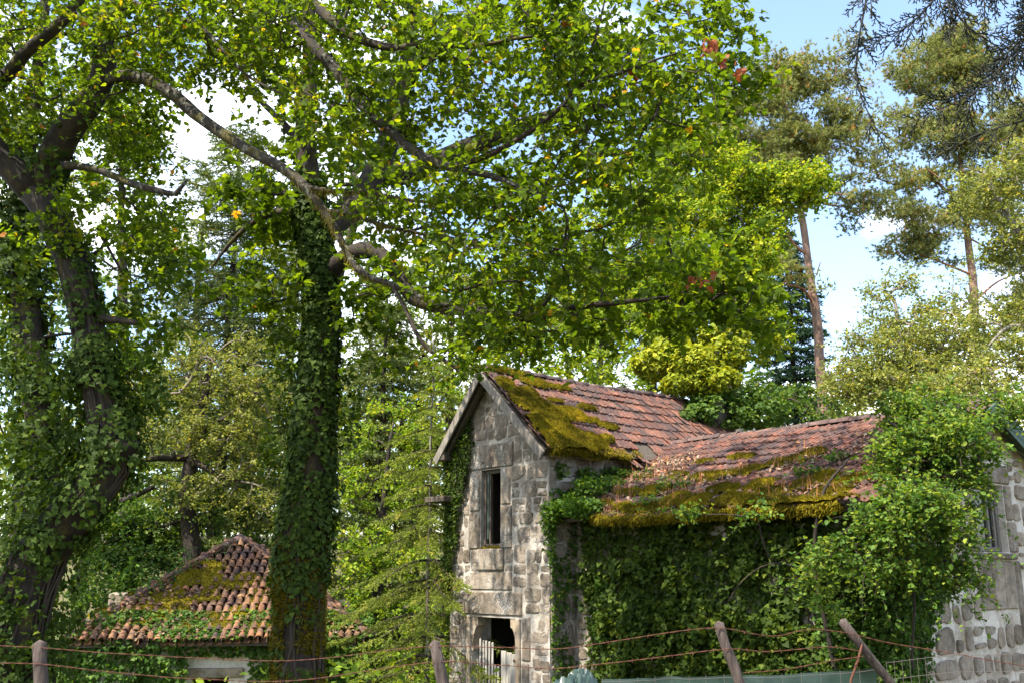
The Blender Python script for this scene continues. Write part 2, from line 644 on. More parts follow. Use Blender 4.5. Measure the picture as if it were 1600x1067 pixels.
surf('wood_grey', wood_fn((.075, .066, .055), (.24, .215, .185)), .9, (.5, .006))
surf('wood_dark', wood_fn((.03, .024, .018), (.11, .09, .07)), .9, (.5, .006))
surf('wood_pale', wood_fn((.16, .145, .125), (.40, .375, .335)), .85, (.4, .004))
surf('post_wood', wood_fn((.022, .016, .014), (.095, .072, .062)), .9, (.8, .012))
surf('paint_green', wood_fn((.035, .06, .05), (.085, .13, .105)), .7, (.3, .004))
surf('rust', lambda n, l: (.085, .032, .018), .8)
surf('wire', lambda n, l: (.07, .06, .055), .6)
surf('pane', lambda n, l: (.012, .013, .014), .15, None, .5)


def tarp_fn(n, l):
    a = noise(n, l, 8, 4, .6, pos(n))
    r = ramp(n, [(.3, (.010, .026, .021)), (.7, (.028, .052, .043))])
    l.new(a.outputs[0], r.inputs[0])
    return r.outputs[0], a.outputs[0]


surf('tarp', tarp_fn, .38, (.3, .01), .5)


def soil_fn(n, l):
    p = pos(n)
    a = noise(n, l, 1.1, 8, .65, p)
    r = ramp(n, [(.35, (.06, .045, .028)), (.5, (.085, .075, .03)), (.65, (.06, .085, .022))])
    l.new(a.outputs[0], r.inputs[0])
    return r.outputs[0], a.outputs[0]


surf('soil', soil_fn, .95, (.8, .05))
M = MATS


# ------------------------------------------------------------------ terrain
def sst(a, b, x):
    t = np.clip((x - a) / (b - a), 0, 1)
    return t * t * (3 - 2 * t)


def terrain(x, y):
    x, y = np.asarray(x, float), np.asarray(y, float)
    z = -1.15 * sst(7, 12.5, y)
    z = z - .95 * sst(-2, -6, x) * sst(12, 18, y)
    z = z + 6.5 * sst(27, 75, y) + 1.2 * sst(10, 24, x) * sst(15, 30, y)
    z = z - 2 * sst(150, 600, y)
    q = np.stack([x.ravel() * .35, y.ravel() * .35, 0 * x.ravel()], -1)
    return z + .16 * (fbm(q, 5).reshape(x.shape) - .5) * sst(7, 11, np.abs(y))


gx = np.concatenate([-np.geomspace(1500, 30, 14), np.linspace(-28, 28, 113), np.geomspace(30, 1500, 14)])
gy = np.concatenate([-np.geomspace(1200, 12, 10), np.linspace(-10, 60, 141), np.geomspace(63, 3000, 16)])
X, Y = np.meshgrid(gx, gy)
Z = terrain(X, Y)
nx, ny = len(gx), len(gy)
ii = (np.arange(ny - 1)[:, None] * nx + np.arange(nx - 1)[None, :]).ravel()
g = link('ground', mesh_np('ground', np.stack([X, Y, Z], -1).reshape(-1, 3), np.stack([ii, ii + 1, ii + nx + 1, ii + nx], -1), M['soil'], True))
tag(g, 'dark leaf-strewn woodland soil sloping down to the house', kind='structure')

# ------------------------------------------------------------------ the stone house
TH = math.radians(40)
HA = np.array([math.cos(TH), math.sin(TH), 0.0])      # along the tall block's ridge, away to the right
HB = np.array([math.sin(TH), -math.cos(TH), 0.0])     # along the wing's ridge, towards the viewer
HO = np.array([-.36, 17.16, 0.0])
UP = np.array([0, 0, 1.0])


def hf(a, b, z):
    return HO + HA * a + HB * b + UP * z


GZ = -1.25
house = thing('stone_house', 'ruined granite house with a tall gable and a low mossy tiled wing', 'house', hf(2, 3, GZ))


def clip(poly, nx_, nz_, d):
    """keep the side where nx*x + nz*z <= d"""
    out = []
    for i in range(len(poly)):
        p, q = poly[i], poly[(i + 1) % len(poly)]
        dp, dq = nx_ * p[0] + nz_ * p[1] - d, nx_ * q[0] + nz_ * q[1] - d
        if dp <= 0:
            out.append(p)
        if (dp < 0) != (dq < 0) and abs(dp - dq) > 1e-9:
            t = dp / (dp - dq)
            out.append((p[0] + t * (q[0] - p[0]), p[1] + t * (q[1] - p[1])))
    return out


def voronoi_stones(rng, outline, holes, size, gap, stretch=1.25):
    """irregular stones inside a convex outline, keeping clear of the rectangles in holes"""
    xs, zs = [p[0] for p in outline], [p[1] for p in outline]
    pts, tries = [], 0
    ctr = (sum(xs) / len(xs), sum(zs) / len(zs))
    edges = []
    for i in range(len(outline)):
        p, q = outline[i], outline[(i + 1) % len(outline)]
        n_ = (q[1] - p[1], -(q[0] - p[0]))
        L = math.hypot(*n_)
        n_ = (n_[0] / L, n_[1] / L)
        d = n_[0] * p[0] + n_[1] * p[1]
        if n_[0] * ctr[0] + n_[1] * ctr[1] > d:
            n_, d = (-n_[0], -n_[1]), -d
        edges.append((n_, d))
    while tries < 5000:
        tries += 1
        x, z = rng.uniform(min(xs), max(xs)), rng.uniform(min(zs), max(zs))
        if any(e[0][0] * x + e[0][1] * z > e[1] - .04 for e in edges):
            continue
        if any(h[0] - .05 < x < h[1] + .05 and h[2] - .05 < z < h[3] + .05 for h in holes):
            continue
        s = size * rng.uniform(.45, 1.25)
        if all(((x - p[0]) / stretch) ** 2 + (z - p[1]) ** 2 > (s * .5 + p[2] * .5) ** 2 for p in pts):
            pts.append((x, z, s))
    polys = []
    for i, (x, z, s) in enumerate(pts):
        poly = [(x - 1, z - 1), (x + 1, z - 1), (x + 1, z + 1), (x - 1, z + 1)]
        g_ = gap * rng.uniform(.7, 1.5)
        for j, (x2, z2, s2) in enumerate(pts):
            if i == j:
                continue
            dx, dz = x2 - x, z2 - z
            dd = math.hypot(dx, dz)
            if dd > 1.4:
                continue
            w = dd * .5 * (1 + .35 * (s - s2) / (s + s2))
            nx_, nz_ = dx / dd, dz / dd
            poly = clip(poly, nx_, nz_, nx_ * x + nz_ * z + w - g_)
        for n_, d in edges:
            poly = clip(poly, n_[0], n_[1], d - gap * .3)
        for h in holes:
            sep = [(h[0] - x, (1, 0, h[0] - gap * .6)), (x - h[1], (-1, 0, -h[1] - gap * .6)), (h[2] - z, (0, 1, h[2] - gap * .6)), (z - h[3], (0, -1, -h[3] - gap * .6))]
            k = max(sep, key=lambda q: q[0])[1]
            if poly:
                poly = clip(poly, *k)
        if len(poly) < 3:
            continue
        ar = .5 * sum(poly[k][0] * poly[(k + 1) % len(poly)][1] - poly[(k + 1) % len(poly)][0] * poly[k][1] for k in range(len(poly)))
        if ar < .008:
            continue
        polys.append(poly)
    return polys


def course_stones(rng, outline, holes, hmin, hmax, wmin, wmax, gap):
    """roughly coursed rubble: uneven rows of squared blocks, some rows broken into two thin stones"""
    xs, zs = [p[0] for p in outline], [p[1] for p in outline]
    ctr = (sum(xs) / len(xs), sum(zs) / len(zs))
    edges = []
    for i in range(len(outline)):
        p, q = outline[i], outline[(i + 1) % len(outline)]
        n_ = (q[1] - p[1], -(q[0] - p[0]))
        L = math.hypot(*n_)
        n_ = (n_[0] / L, n_[1] / L)
        d = n_[0] * p[0] + n_[1] * p[1]
        if n_[0] * ctr[0] + n_[1] * ctr[1] > d:
            n_, d = (-n_[0], -n_[1]), -d
        edges.append((n_, d))
    out = []
    z = min(zs)
    while z < max(zs):
        h = rng.uniform(hmin, hmax)
        x = min(xs) - rng.uniform(0, wmin)
        while x < max(xs):
            w = rng.uniform(wmin, wmax) * (1.25 if rng.random() < .2 else 1)
            cells = [(x, z, x + w, z + h)]
            if rng.random() < .35 and h > .24:
                k = rng.uniform(.38, .62)
                cells = [(x, z, x + w, z + h * k), (x, z + h * k, x + w, z + h)]
            elif rng.random() < .15 and w > .3:
                k = rng.uniform(.4, .6)
                cells = [(x, z, x + w * k, z + h * rng.uniform(.6, 1)), (x + w * k, z, x + w, z + h)]
            for x0, z0, x1, z1 in cells:
                g_ = gap * rng.uniform(.6, 1.5)
                j = lambda s_: rng.normal() * .016 * s_
                poly = [(x0 + g_ + j(1), z0 + g_ + j(1)), (x1 - g_ + j(1), z0 + g_ + j(1.3)), (x1 - g_ + j(1), z1 - g_ + j(1)), (x0 + g_ + j(1), z1 - g_ + j(1.3))]
                if rng.random() < .4:
                    c0 = poly[rng.integers(0, 4)]
                    mx, mz = (x0 + x1) / 2, (z0 + z1) / 2
                    i0 = poly.index(c0)
                    a_, b_ = poly[i0 - 1], poly[(i0 + 1) % 4]
                    t_ = rng.uniform(.15, .35)
                    poly[i0:i0 + 1] = [(c0[0] + (a_[0] - c0[0]) * t_, c0[1] + (a_[1] - c0[1]) * t_), (c0[0] + (b_[0] - c0[0]) * t_, c0[1] + (b_[1] - c0[1]) * t_)]
                cx, cz = (x0 + x1) / 2, (z0 + z1) / 2
                if any(hh[0] < cx < hh[1] and hh[2] < cz < hh[3] for hh in holes):
                    continue
                for n_, d in edges:
                    poly = clip(poly, n_[0], n_[1], d - gap * .3) if poly else poly
                for hh in holes:
                    if x1 < hh[0] or x0 > hh[1] or z1 < hh[2] or z0 > hh[3]:
                        continue
                    sep = [(hh[0] - cx, (1, 0, hh[0] - gap * .6)), (cx - hh[1], (-1, 0, -hh[1] - gap * .6)), (hh[2] - cz, (0, 1, hh[2] - gap * .6)), (cz - hh[3], (0, -1, -hh[3] - gap * .6))]
                    if poly:
                        poly = clip(poly, *max(sep, key=lambda q_: q_[0])[1])
                if len(poly) < 3:
                    continue
                ar = abs(.5 * sum(poly[k_][0] * poly[(k_ + 1) % len(poly)][1] - poly[(k_ + 1) % len(poly)][0] * poly[k_][1] for k_ in range(len(poly))))
                wd = min(max(p[0] for p in poly) - min(p[0] for p in poly), max(p[1] for p in poly) - min(p[1] for p in poly))
                if ar > .006 and wd > .05:
                    out.append(poly)
            x += w
        z += h
    return out


def rounded(poly, rng, npt=16, soft=.10):
    P = np.array(poly)
    for _ in range(2):
        Q = np.roll(P, -1, 0)
        P = np.stack([P * (1 - soft) + Q * soft, P * soft + Q * (1 - soft)], 1).reshape(-1, 2)
    L = np.linalg.norm(np.roll(P, -1, 0) - P, axis=1)
    s = np.concatenate([[0], np.cumsum(L)])
    t = np.linspace(0, s[-1], npt + 1)[:-1]
    Pc = np.vstack([P, P[:1]])
    R = np.stack([np.interp(t, s, Pc[:, 0]), np.interp(t, s, Pc[:, 1])], 1)
    c = R.mean(0)
    return c + (R - c) * rng.uniform(.93, 1.04, (npt, 1))


def stone_obj(poly, fr, rng, mat, parent, depth=.03, name='stone', bev=.013):
    """fr(x, out, z): wall frame"""
    P = np.asarray(poly)
    c = P.mean(0)
    n_ = len(P)
    rad = np.linalg.norm(P - c, axis=1, keepdims=True)
    ins = lambda k: c + (P - c) * np.maximum(1 - k / np.maximum(rad, .02), .3)
    dz = rng.uniform(-.006, .006, n_)
    V = [fr(x, -.02, z) for x, z in P]
    V += [fr(x, depth * .55, z) for x, z in P]
    V += [fr(x, depth + dz[i], z) for i, (x, z) in enumerate(ins(bev))]
    V.append(fr(c[0], depth + .003, c[1]))
    j = np.arange(n_)
    k = (j + 1) % n_
    Q = np.concatenate([np.stack([j, k, k + n_, j + n_], -1), np.stack([j + n_, k + n_, k + 2 * n_, j + 2 * n_], -1)])
    T = np.stack([j + 2 * n_, k + 2 * n_, np.full(n_, 3 * n_)], -1)
    return link(name, mesh_np(name, np.array(V), [Q, T], mat, False), parent)


def wall_prisms(bag, cols, top, fr, th, z0, holes, z_top_cap=None):
    """wall core: vertical strips between the cuts, openings left out. top(x) gives the wall's upper edge"""
    for x0, x1 in zip(cols[:-1], cols[1:]):
        xm = (x0 + x1) / 2
        spans = [(z0, None)]
        for h in sorted(holes, key=lambda q: q[2]):
            if h[0] - 1e-6 <= xm <= h[1] + 1e-6:
                a, b_ = spans.pop()
                spans += [(a, h[2]), (h[3], b_)]
        for a, b_ in spans:
            q = [(x0, a), (x1, a), (x1, top(x1) if b_ is None else b_), (x0, top(x0) if b_ is None else b_)]
            V = [fr(x, 0, z) for x, z in q] + [fr(x, -th, z) for x, z in q]
            bag.add(np.array(V), np.array([[0, 1, 2, 3], [7, 6, 5, 4], [0, 4, 5, 1], [1, 5, 6, 2], [2, 6, 7, 3], [3, 7, 4, 0]]))


# --- tall block
BL, BR, RZ = -1.12, 1.47, 5.06
SL_R, SL_L = .94, 1.12                                   # roof slopes (rise per metre)
TDEPTH = 5.6
fA = lambda b, o, z: hf(-o, b, z)                        # front gable frame (out = -A)
top_t = lambda b: RZ - .10 - (SL_R * b if b > 0 else -SL_L * b)
win = (-.27, .26, 2.0, 3.31)
door = (-.50, .66, GZ, .86)
bag = Bag()
wall_prisms(bag, [BL, -.50, -.27, 0, .26, .66, BR], top_t, fA, .42, GZ, [win, door])
gable = bag.build('gable_wall', M['mortar'], house)
rs = rng_(11)
outline = [(BL, GZ), (BR, GZ), (BR, top_t(BR)), (0, top_t(0)), (BL, top_t(BL))]
blocks = {                                                # dressed blocks round the openings (b0, b1, z0, z1, depth)
    'lintel': [(-.60, .60, 3.33, 3.74, .035), (-.74, .82, .90, 1.27, .03), (-.56, .57, 1.30, 1.60, .02)],
    'jamb': [(-.58, -.29, 2.62, 3.31, .03), (-.60, -.29, 1.98, 2.60, .025), (.28, .52, 2.70, 3.31, .03), (.28, .56, 1.98, 2.68, .03),
             (-.80, -.64, .28, .88, .03), (-.86, -.64, -.42, .25, .02), (-.80, -.64, GZ, -.45, .03),
             (.82, 1.02, .22, .88, .02), (.82, .98, -.48, .19, .03), (.82, 1.05, GZ, -.51, .02)],
    'sill': [(-.35, .36, 1.62, 1.975, .05)],
}
holes = [win, (-.64, .80, GZ, .88)] + [b[:4] for k in blocks.values() for b in k]
for poly in course_stones(rs, outline, holes, .18, .36, .16, .46, .012):
    stone_obj(rounded(poly, rs), fA, rs, M['stone'], gable, rs.uniform(.003, .016))
for nm, lst in blocks.items():
    for b0, b1, z0, z1, d in lst:
        V, Fs = bbox(fA((b0 + b1) / 2, d / 2 - .02, (z0 + z1) / 2), HB * (b1 - b0) / 2, HA * (d / 2 + .02), UP * (z1 - z0) / 2, .018)
        V = V + (fbm(V * 9, 3)[:, None] - .5) * .03 * -HA
        link(nm, mesh_np(nm, V, Fs, M['stone'] if nm != 'sill' else M['stone']), gable)
# door surround in pale dressed stone with shouldered top corners
for s, b0 in ((1, -.62), (-1, .78)):
    V, Fs = bbox(fA(b0 + s * .055, -.08, (GZ + .86) / 2), HB * .055, HA * .115, UP * (.86 - GZ) / 2, .012)
    link('door_jamb', mesh_np('door_jamb', V, Fs, M['stone_tan']), gable)
    prof = [(0, .86), (0, .30)] + [(.05 + .025 * math.sin(t * math.pi), .30 + .09 * t) for t in (.2, .6, 1)] + \
           [(.05 + .15 * (1 - math.cos(t * math.pi / 2)), .42 + .30 * math.sin(t * math.pi / 2)) for t in (.15, .35, .55, .75, 1)] + [(.20, .80), (.20, .86)]
    q = [(b0 + s * (.112 + x * .8), z) for x, z in prof]
    n_ = len(q)
    V = [fA(x, -.01, z) for x, z in q] + [fA(x, -.19, z) for x, z in q]
    # fan from the corner keeps the concave outline
    T = [(0, i, i + 1) for i in range(1, n_ - 1)]
    T2 = [(n_, n_ + i + 1, n_ + i) for i in range(1, n_ - 1)]
    Q = [(i, (i + 1) % n_, n_ + (i + 1) % n_, n_ + i) for i in range(n_)]
    link('corbel', mesh_np('corbel', np.array(V), [np.array(Q), np.array(T + T2)], M['stone_tan']), gable)
# window: dark timber frame with one mullion and a narrow pane
bag = Bag()
for c, hb, hz in (((-.235, 2.65), .03, .655), ((.225, 2.65), .03, .655), ((0, 3.275), .26, .03), ((0, 2.03), .26, .03), ((-.10, 2.65), .018, .62)):
    bag.add(*bbox(fA(c[0], -.09, c[1]), HB * hb, HA * .03, UP * hz, .006))
wf = bag.build('window_frame', M['wood_dark'], house)
bag = Bag()
bag.add(*bbox(fA(-.135, -.055, 2.70), HB * .012, HA * .012, UP * .56, .003))
bag.build('glazing_bar', M['paint_green'], wf)
bag = Bag()
for x_ in (-.262, .252):
    bag.add(*box(fA(x_, -.28, 2.655), HB * .006, HA * .15, UP * .64))
for z_ in (2.008, 3.302):
    bag.add(*box(fA(-.005, -.28, z_), HB * .25, HA * .15, UP * .006))
bag.build('shade_lining', M['dark_inside'], wf)  # near-black sheets over the pale reveals, their shade put into the colour
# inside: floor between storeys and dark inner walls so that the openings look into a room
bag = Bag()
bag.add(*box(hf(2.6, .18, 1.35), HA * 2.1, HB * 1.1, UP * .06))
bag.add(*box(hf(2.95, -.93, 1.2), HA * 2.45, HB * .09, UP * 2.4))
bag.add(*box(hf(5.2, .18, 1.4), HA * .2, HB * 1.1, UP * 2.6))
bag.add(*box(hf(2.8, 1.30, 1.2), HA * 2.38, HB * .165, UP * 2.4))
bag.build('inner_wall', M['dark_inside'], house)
# outer side and back walls
sideb = Bag()
sideb.add(*box(hf(TDEPTH / 2 + .21, BL + .05, (GZ + 3.6) / 2), HA * (TDEPTH / 2 - .21), HB * .05, UP * (3.6 - GZ) / 2))
sideb.build('side_wall', M['mortar'], house)
sideb = Bag()
sideb.add(*box(hf(TDEPTH / 2 + .21, BR - .02, (GZ + 3.45) / 2), HA * (TDEPTH / 2 - .21), HB * .02, UP * (3.45 - GZ) / 2))
side = sideb.build('side_wall', M['mortar'], house)
fB = lambda a, o, z: hf(a, BR + o, z)
for poly in course_stones(rs, [(0.02, GZ), (.56, GZ), (.56, 3.4), (.02, 3.4)], [], .2, .4, .2, .5, .012):
    stone_obj(rounded(poly, rs), fB, rs, M['stone'], side, rs.uniform(.012, .035))
for poly in voronoi_stones(rs, [(.62, 2.4), (3.2, 3.3), (3.2, 3.42), (.62, 3.42)], [], .30, .014):
    stone_obj(rounded(poly, rs), fB, rs, M['stone'], side, rs.uniform(.012, .035))
backb = Bag()
wall_prisms(backb, [BL, 0, BR], top_t, lambda b, o, z: hf(TDEPTH + o, b, z), .3, GZ, [])
backb.build('back_wall', M['mortar'], house)

# --- wing
WA, WR, WE, WRZ, WEZ = .58, 3.2, .18, 3.90, 2.42        # wall plane, ridge and eave (a), ridge and eave heights
WB0, WB1 = BR, 7.0
WSL = (WRZ - WEZ) / (WR - WE)
top_w = lambda a: WRZ - .09 - WSL * abs(a - WR)
bag = Bag()
bag.add(*box(hf(WA + .2, (WB0 + WB1) / 2, (GZ + 2.5) / 2), HA * .2, HB * ((WB1 - WB0) / 2 - .002), UP * (2.5 - GZ) / 2))
front = bag.build('front_wall', M['mortar'], house)
fW = lambda b, o, z: hf(WA - o, b, z)
for poly in course_stones(rs, [(1.5, .0), (3.2, .0), (3.2, 2.3), (1.5, 2.3)], [], .2, .4, .2, .5, .016):
    stone_obj(rounded(poly, rs), fW, rs, M['stone'], front, rs.uniform(.015, .04))
fG = lambda a, o, z: hf(a, WB1 + o, z)
gwin = (2.72, 3.60, 1.86, 2.78)
bag = Bag()
WBK = 6.0
wall_prisms(bag, [WA, 1.6, 2.72, 3.2, 3.60, 4.8, WBK], top_w, fG, .4, GZ, [gwin])
wgable = bag.build('gable_wall', M['mortar_white'], house)
wb = {'lintel': [(2.55, 3.8, 2.80, 3.06, .03)], 'sill': [(2.60, 3.75, 1.76, 1.845, .06)],
      'jamb': [(3.62, 3.80, 2.30, 2.78, .03), (3.62, 3.86, 1.86, 2.28, .03), (2.50, 2.70, 1.86, 2.3, .03), (2.46, 2.70, 2.32, 2.78, .03),
               (2.62, 2.98, 1.10, 1.745, .03), (3.0, 3.32, 1.10, 1.745, .035), (3.34, 3.68, 1.10, 1.745, .025), (3.72, 3.88, .72, 1.745, .03)]}
gh = [gwin] + [b[:4] for k in wb.values() for b in k]
for poly in course_stones(rs, [(WA, GZ), (WBK, GZ), (WBK, top_w(WBK)), (WR, top_w(WR)), (WA, top_w(WA))], gh, .22, .42, .22, .55, .03):
    stone_obj(rounded(poly, rs, 16, .16), fG, rs, M['stone_warm'], wgable, rs.uniform(.012, .04))
for nm, lst in wb.items():
    for a0, a1, z0, z1, d in lst:
        V, Fs = bbox(fG((a0 + a1) / 2, d / 2 - .02, (z0 + z1) / 2), HA * (a1 - a0) / 2, HB * (d / 2 + .02), UP * (z1 - z0) / 2, .02)
        V = V + (fbm(V * 8, 4)[:, None] - .5) * .03 * HB
        link(nm, mesh_np(nm, V, Fs, M['stone_warm']), wgable)
bag = Bag()
for c, ha, hz in (((2.755, 2.32), .035, .46), ((3.565, 2.32), .035, .46), ((3.16, 2.74), .40, .03), ((3.16, 1.90), .40, .03), ((3.28, 2.32), .025, .42), ((3.45, 2.32), .02, .42)):
    bag.add(*bbox(fG(c[0], -.12, c[1]), HA * ha, HB * .03, UP * hz, .006))
wf2 = bag.build('window_frame', M['wood_grey'], house)
Bag().add(*box(fG(3.16, -.125, 2.32), HA * .40, HB * .004, UP * .43)).build('pane', M['pane'], wf2)
bag = Bag()
bag.add(*box(hf(3.3, 4.2, 1.0), HA * 2.2, HB * 2.3, UP * .05))
bag.add(*box(hf(WBK - .2, 4.2, .6), HA * .2, HB * 2.79, UP * 1.85))
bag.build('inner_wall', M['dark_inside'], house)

# --- roofs
def marseille():
    w, L, t = .218, .33, .022
    prof = [(-.109, .020), (-.098, .030), (-.085, .022), (-.07, .004), (-.02, .002), (-.012, .014), (.012, .014), (.02, .002), (.07, .004), (.09, .016), (.109, .012)]
    V, Q = [], []
    for y in (0, L):
        for x, z in prof:
            V.append((x, y, z + .012))
    k = len(prof)
    for x, z in prof:
        V.append((x, L, z + .012 - t))
    for i in range(k - 1):
        Q += [(i, i + 1, k + i + 1, k + i), (k + i, k + i + 1, 2 * k + i + 1, 2 * k + i)]
    return np.array(V), np.array(Q)


def canal():
    L, n_ = .34, 7
    V, Q = [], []
    for t, r in ((0, .058), (1, .074)):
        for o in (0, -.014):
            for i in range(n_):
                a = math.pi * i / (n_ - 1)
                V.append(((r + o) * math.cos(a), L * t, (r + o) * math.sin(a) * .9))
    for i in range(n_ - 1):
        Q += [(i + 1, i, 2 * n_ + i, 2 * n_ + i + 1), (2 * n_ + i + 1, 2 * n_ + i, 3 * n_ + i, 3 * n_ + i + 1), (n_ + i, n_ + i + 1, 3 * n_ + i + 1, 3 * n_ + i)]
    return np.array(V), np.array(Q)


TV, TF = marseille()
CV, CF = canal()
tile_me = mesh_np('tile', TV, TF, M['tile'], False)
canal_me = mesh_np('tile', CV, CF, M['tile_old'], True)
ridge_me = mesh_np('ridge_tile', CV * [1.5, 1.18, 1.3], CF, M['tile_ridge'], True)


def mat4(o, x, y, z):
    m = Matrix.Identity(4)
    for i in range(3):
        m[i][0], m[i][1], m[i][2], m[i][3] = x[i], y[i], z[i], o[i]
    return m


def sag_mat(rng, o, x, y, z, amt):
    """small random tilt and shift of a tile"""
    r = Matrix.Rotation(rng.normal() * .02 * amt, 4, 'Z') @ Matrix.Rotation(rng.normal() * .018 * amt, 4, 'X') @ Matrix.Rotation(rng.normal() * .03 * amt, 4, 'Y')
    return mat4(o, x, y, z) @ r


def deck(corners, th, mat, name, parent):
    n_ = unit(np.cross(corners[1] - corners[0], corners[3] - corners[0]))
    if n_[2] < 0:
        n_ = -n_
    V = np.vstack([corners - n_ * .012, corners - n_ * th])
    return link(name, mesh_np(name, V, np.array([[0, 1, 2, 3], [7, 6, 5, 4], [0, 4, 5, 1], [1, 5, 6, 2], [2, 6, 7, 3], [3, 7, 4, 0]]), mat), parent)


rt = rng_(21)
# tall block, right slope: s down the slope, t along the ridge
dR = unit(HB - UP * SL_R)
nR = unit(HB * SL_R + UP)
LEN_R = 1.66 / np.dot(dR, HB)
T0, T1 = -.26, TDEPTH + .1
rR = lambda t, s, h=0: hf(t, 0, RZ) + dR * s + nR * h
troof = deck(np.array([rR(T0, 0), rR(T1, 0), rR(T1, LEN_R), rR(T0, LEN_R)]), .07, M['wood_dark'], 'roof', house)
dL = unit(-HB - UP * SL_L)
nL = unit(-HB * SL_L + UP)
LEN_L = 1.26 / np.dot(dL, -HB)
rL = lambda t, s, h=0: hf(t, 0, RZ) + dL * s + nL * h
deck(np.array([rL(T0, 0), rL(T1, 0), rL(T1, LEN_L), rL(T0, LEN_L)]), .07, M['wood_dark'], 'roof', house)
n_single = 0
rest = Bag()


def tile_run(rng, fr, tdir, sdir, ndir, t0, t1, length, expo, skip, single, parent, amt=1.0, wid=.213, warp=None):
    global n_single
    k = 0
    s = length + .05 - .33
    rows = []
    while s > -.12:
        rows.append(s)
        s -= expo
    for ri, s in enumerate(rows):
        t = t0 + .1
        while t < t1:
            ds = rng.normal() * .008 * amt
            h = .006 + (warp(t, s) if warp else 0)
            if not skip(t, s + .2):
                o = fr(t + rng.normal() * .004, max(s + ds, -.02), h)
                slope = unit(sdir + ndir * .085)
                nn = unit(ndir - sdir * .085)
                m = sag_mat(rng, o, tdir, slope, nn, amt)
                if single(t, s + .2):
                    q = link('tile', tile_me, parent)
                    q.matrix_basis = m
                    n_single += 1
                else:
                    V = np.array([m @ Vector(v) for v in TV])
                    rest.add(V, TF, rng.random())
            t += wid
        k += 1


warpT = lambda t, s: .035 * math.sin(t * 1.3 + 1) * math.sin(s * 1.2)
tile_run(rt, rR, HA, dR, nR, T0, T1 - .1, LEN_R, .262, lambda t, s: (1.75 < t < 2.55 and s > 2.02) or (2.1 < t < 2.4 and s > 1.75),
         lambda t, s: t < 4.9 and not (t < 1.4 and .75 < s < 1.9), troof, .8, .213, warpT)
tile_run(rt, rL, -HA, dL, nL, -T1 + .1, -T0, LEN_L, .262, lambda t, s: False, lambda t, s: False, troof) if False else None
for k in range(27):
    for j in range(6):
        m = sag_mat(rt, rL(T0 + .12 + k * .213, j * .262 - .02, .006), -HA, unit(dL + nL * .055), unit(nL - dL * .055), 1)
        rest.add(np.array([m @ Vector(v) for v in TV]), TF, rt.random())
# wing, front slope (normal -A + up)
dW = unit(-HA - UP * WSL)
nW = unit(-HA * WSL + UP)
LEN_W = (WR - WE) / np.dot(dW, -HA)
rW = lambda t, s, h=0: hf(WR, t, WRZ) + dW * s + nW * h      # t along B
W0, W1 = BR + .0, WB1 + .22
wroof = deck(np.array([rW(W0, 0), rW(W1, 0), rW(W1, LEN_W), rW(W0, LEN_W)]), .06, M['wood_dark'], 'roof', house)
dWb = unit(HA - UP * WSL)
nWb = unit(HA * WSL + UP)
rWb = lambda t, s, h=0: hf(WR, t, WRZ) + dWb * s + nWb * h
deck(np.array([rWb(W0, 0), rWb(W1, 0), rWb(W1, LEN_W + .05), rWb(W0, LEN_W + .05)]), .06, M['wood_dark'], 'roof', house)
warpW = lambda t, s: -.05 * math.sin((t - W0) / (W1 - W0) * math.pi) * (s / LEN_W) + .02 * math.sin(t * 2.3 + s)
tile_run(rt, rW, HB, dW, nW, W0, W1, LEN_W, .268, lambda t, s: (t < 2.35 and s > 2.5) or (t < 1.9 and s > 2.1),
         lambda t, s: n_single < 300 and s < 1.55, wroof, .8, .213, warpW)
for k in range(27):
    for j in range(13):
        if j % 1 == 0:
            m = sag_mat(rt, rWb(W0 + .12 + k * .213, j * .262 - .02, .006), -HB, unit(dWb + nWb * .055), unit(nWb - dWb * .055), 1)
            rest.add(np.array([m @ Vector(v) for v in TV]), TF, rt.random())
ro = rest.build('roof_tiles', M['tile'], house)
ro['kind'] = 'stuff'
# ridge tiles
for k in range(16):
    q = link('ridge_tile', ridge_me, troof)
    q.matrix_basis = sag_mat(rt, hf(T0 + .36 * k, 0, RZ - .02 + .02 * math.sin(k * .7)), HB, HA, UP, .8)
for k in range(16):
    q = link('ridge_tile', ridge_me, wroof)
    q.matrix_basis = sag_mat(rt, hf(WR, W0 - .12 + .36 * k, WRZ - .03 + .015 * math.sin(k * .9)), -HA, HB, UP, .8)
# slipped and broken tiles by the hole in the eave
for t, s, rz, lift in ((2.0, 2.22, .5, .02), (2.35, 2.30, -.3, .05), (1.72, 2.28, .2, -.03), (2.62, 2.25, .35, .02)):
    q = link('tile', tile_me, troof)
    q.matrix_basis = mat4(rR(t, s, lift - .03), HA, dR, nR) @ Matrix.Rotation(rz, 4, 'Z') @ Matrix.Rotation(.25, 4, 'X')
for t, s, rz in ((1.95, 1.72, .9), (2.05, 2.05, -.4), (2.42, 2.78, .3), (2.60, 2.92, -.2), (1.75, 1.4, 1.4)):
    q = link('tile', tile_me, wroof)
    q.matrix_basis = mat4(rW(t, s, .05), HB, dW, nW) @ Matrix.Rotation(rz, 4, 'Z') @ Matrix.Rotation(.12, 4, 'Y')
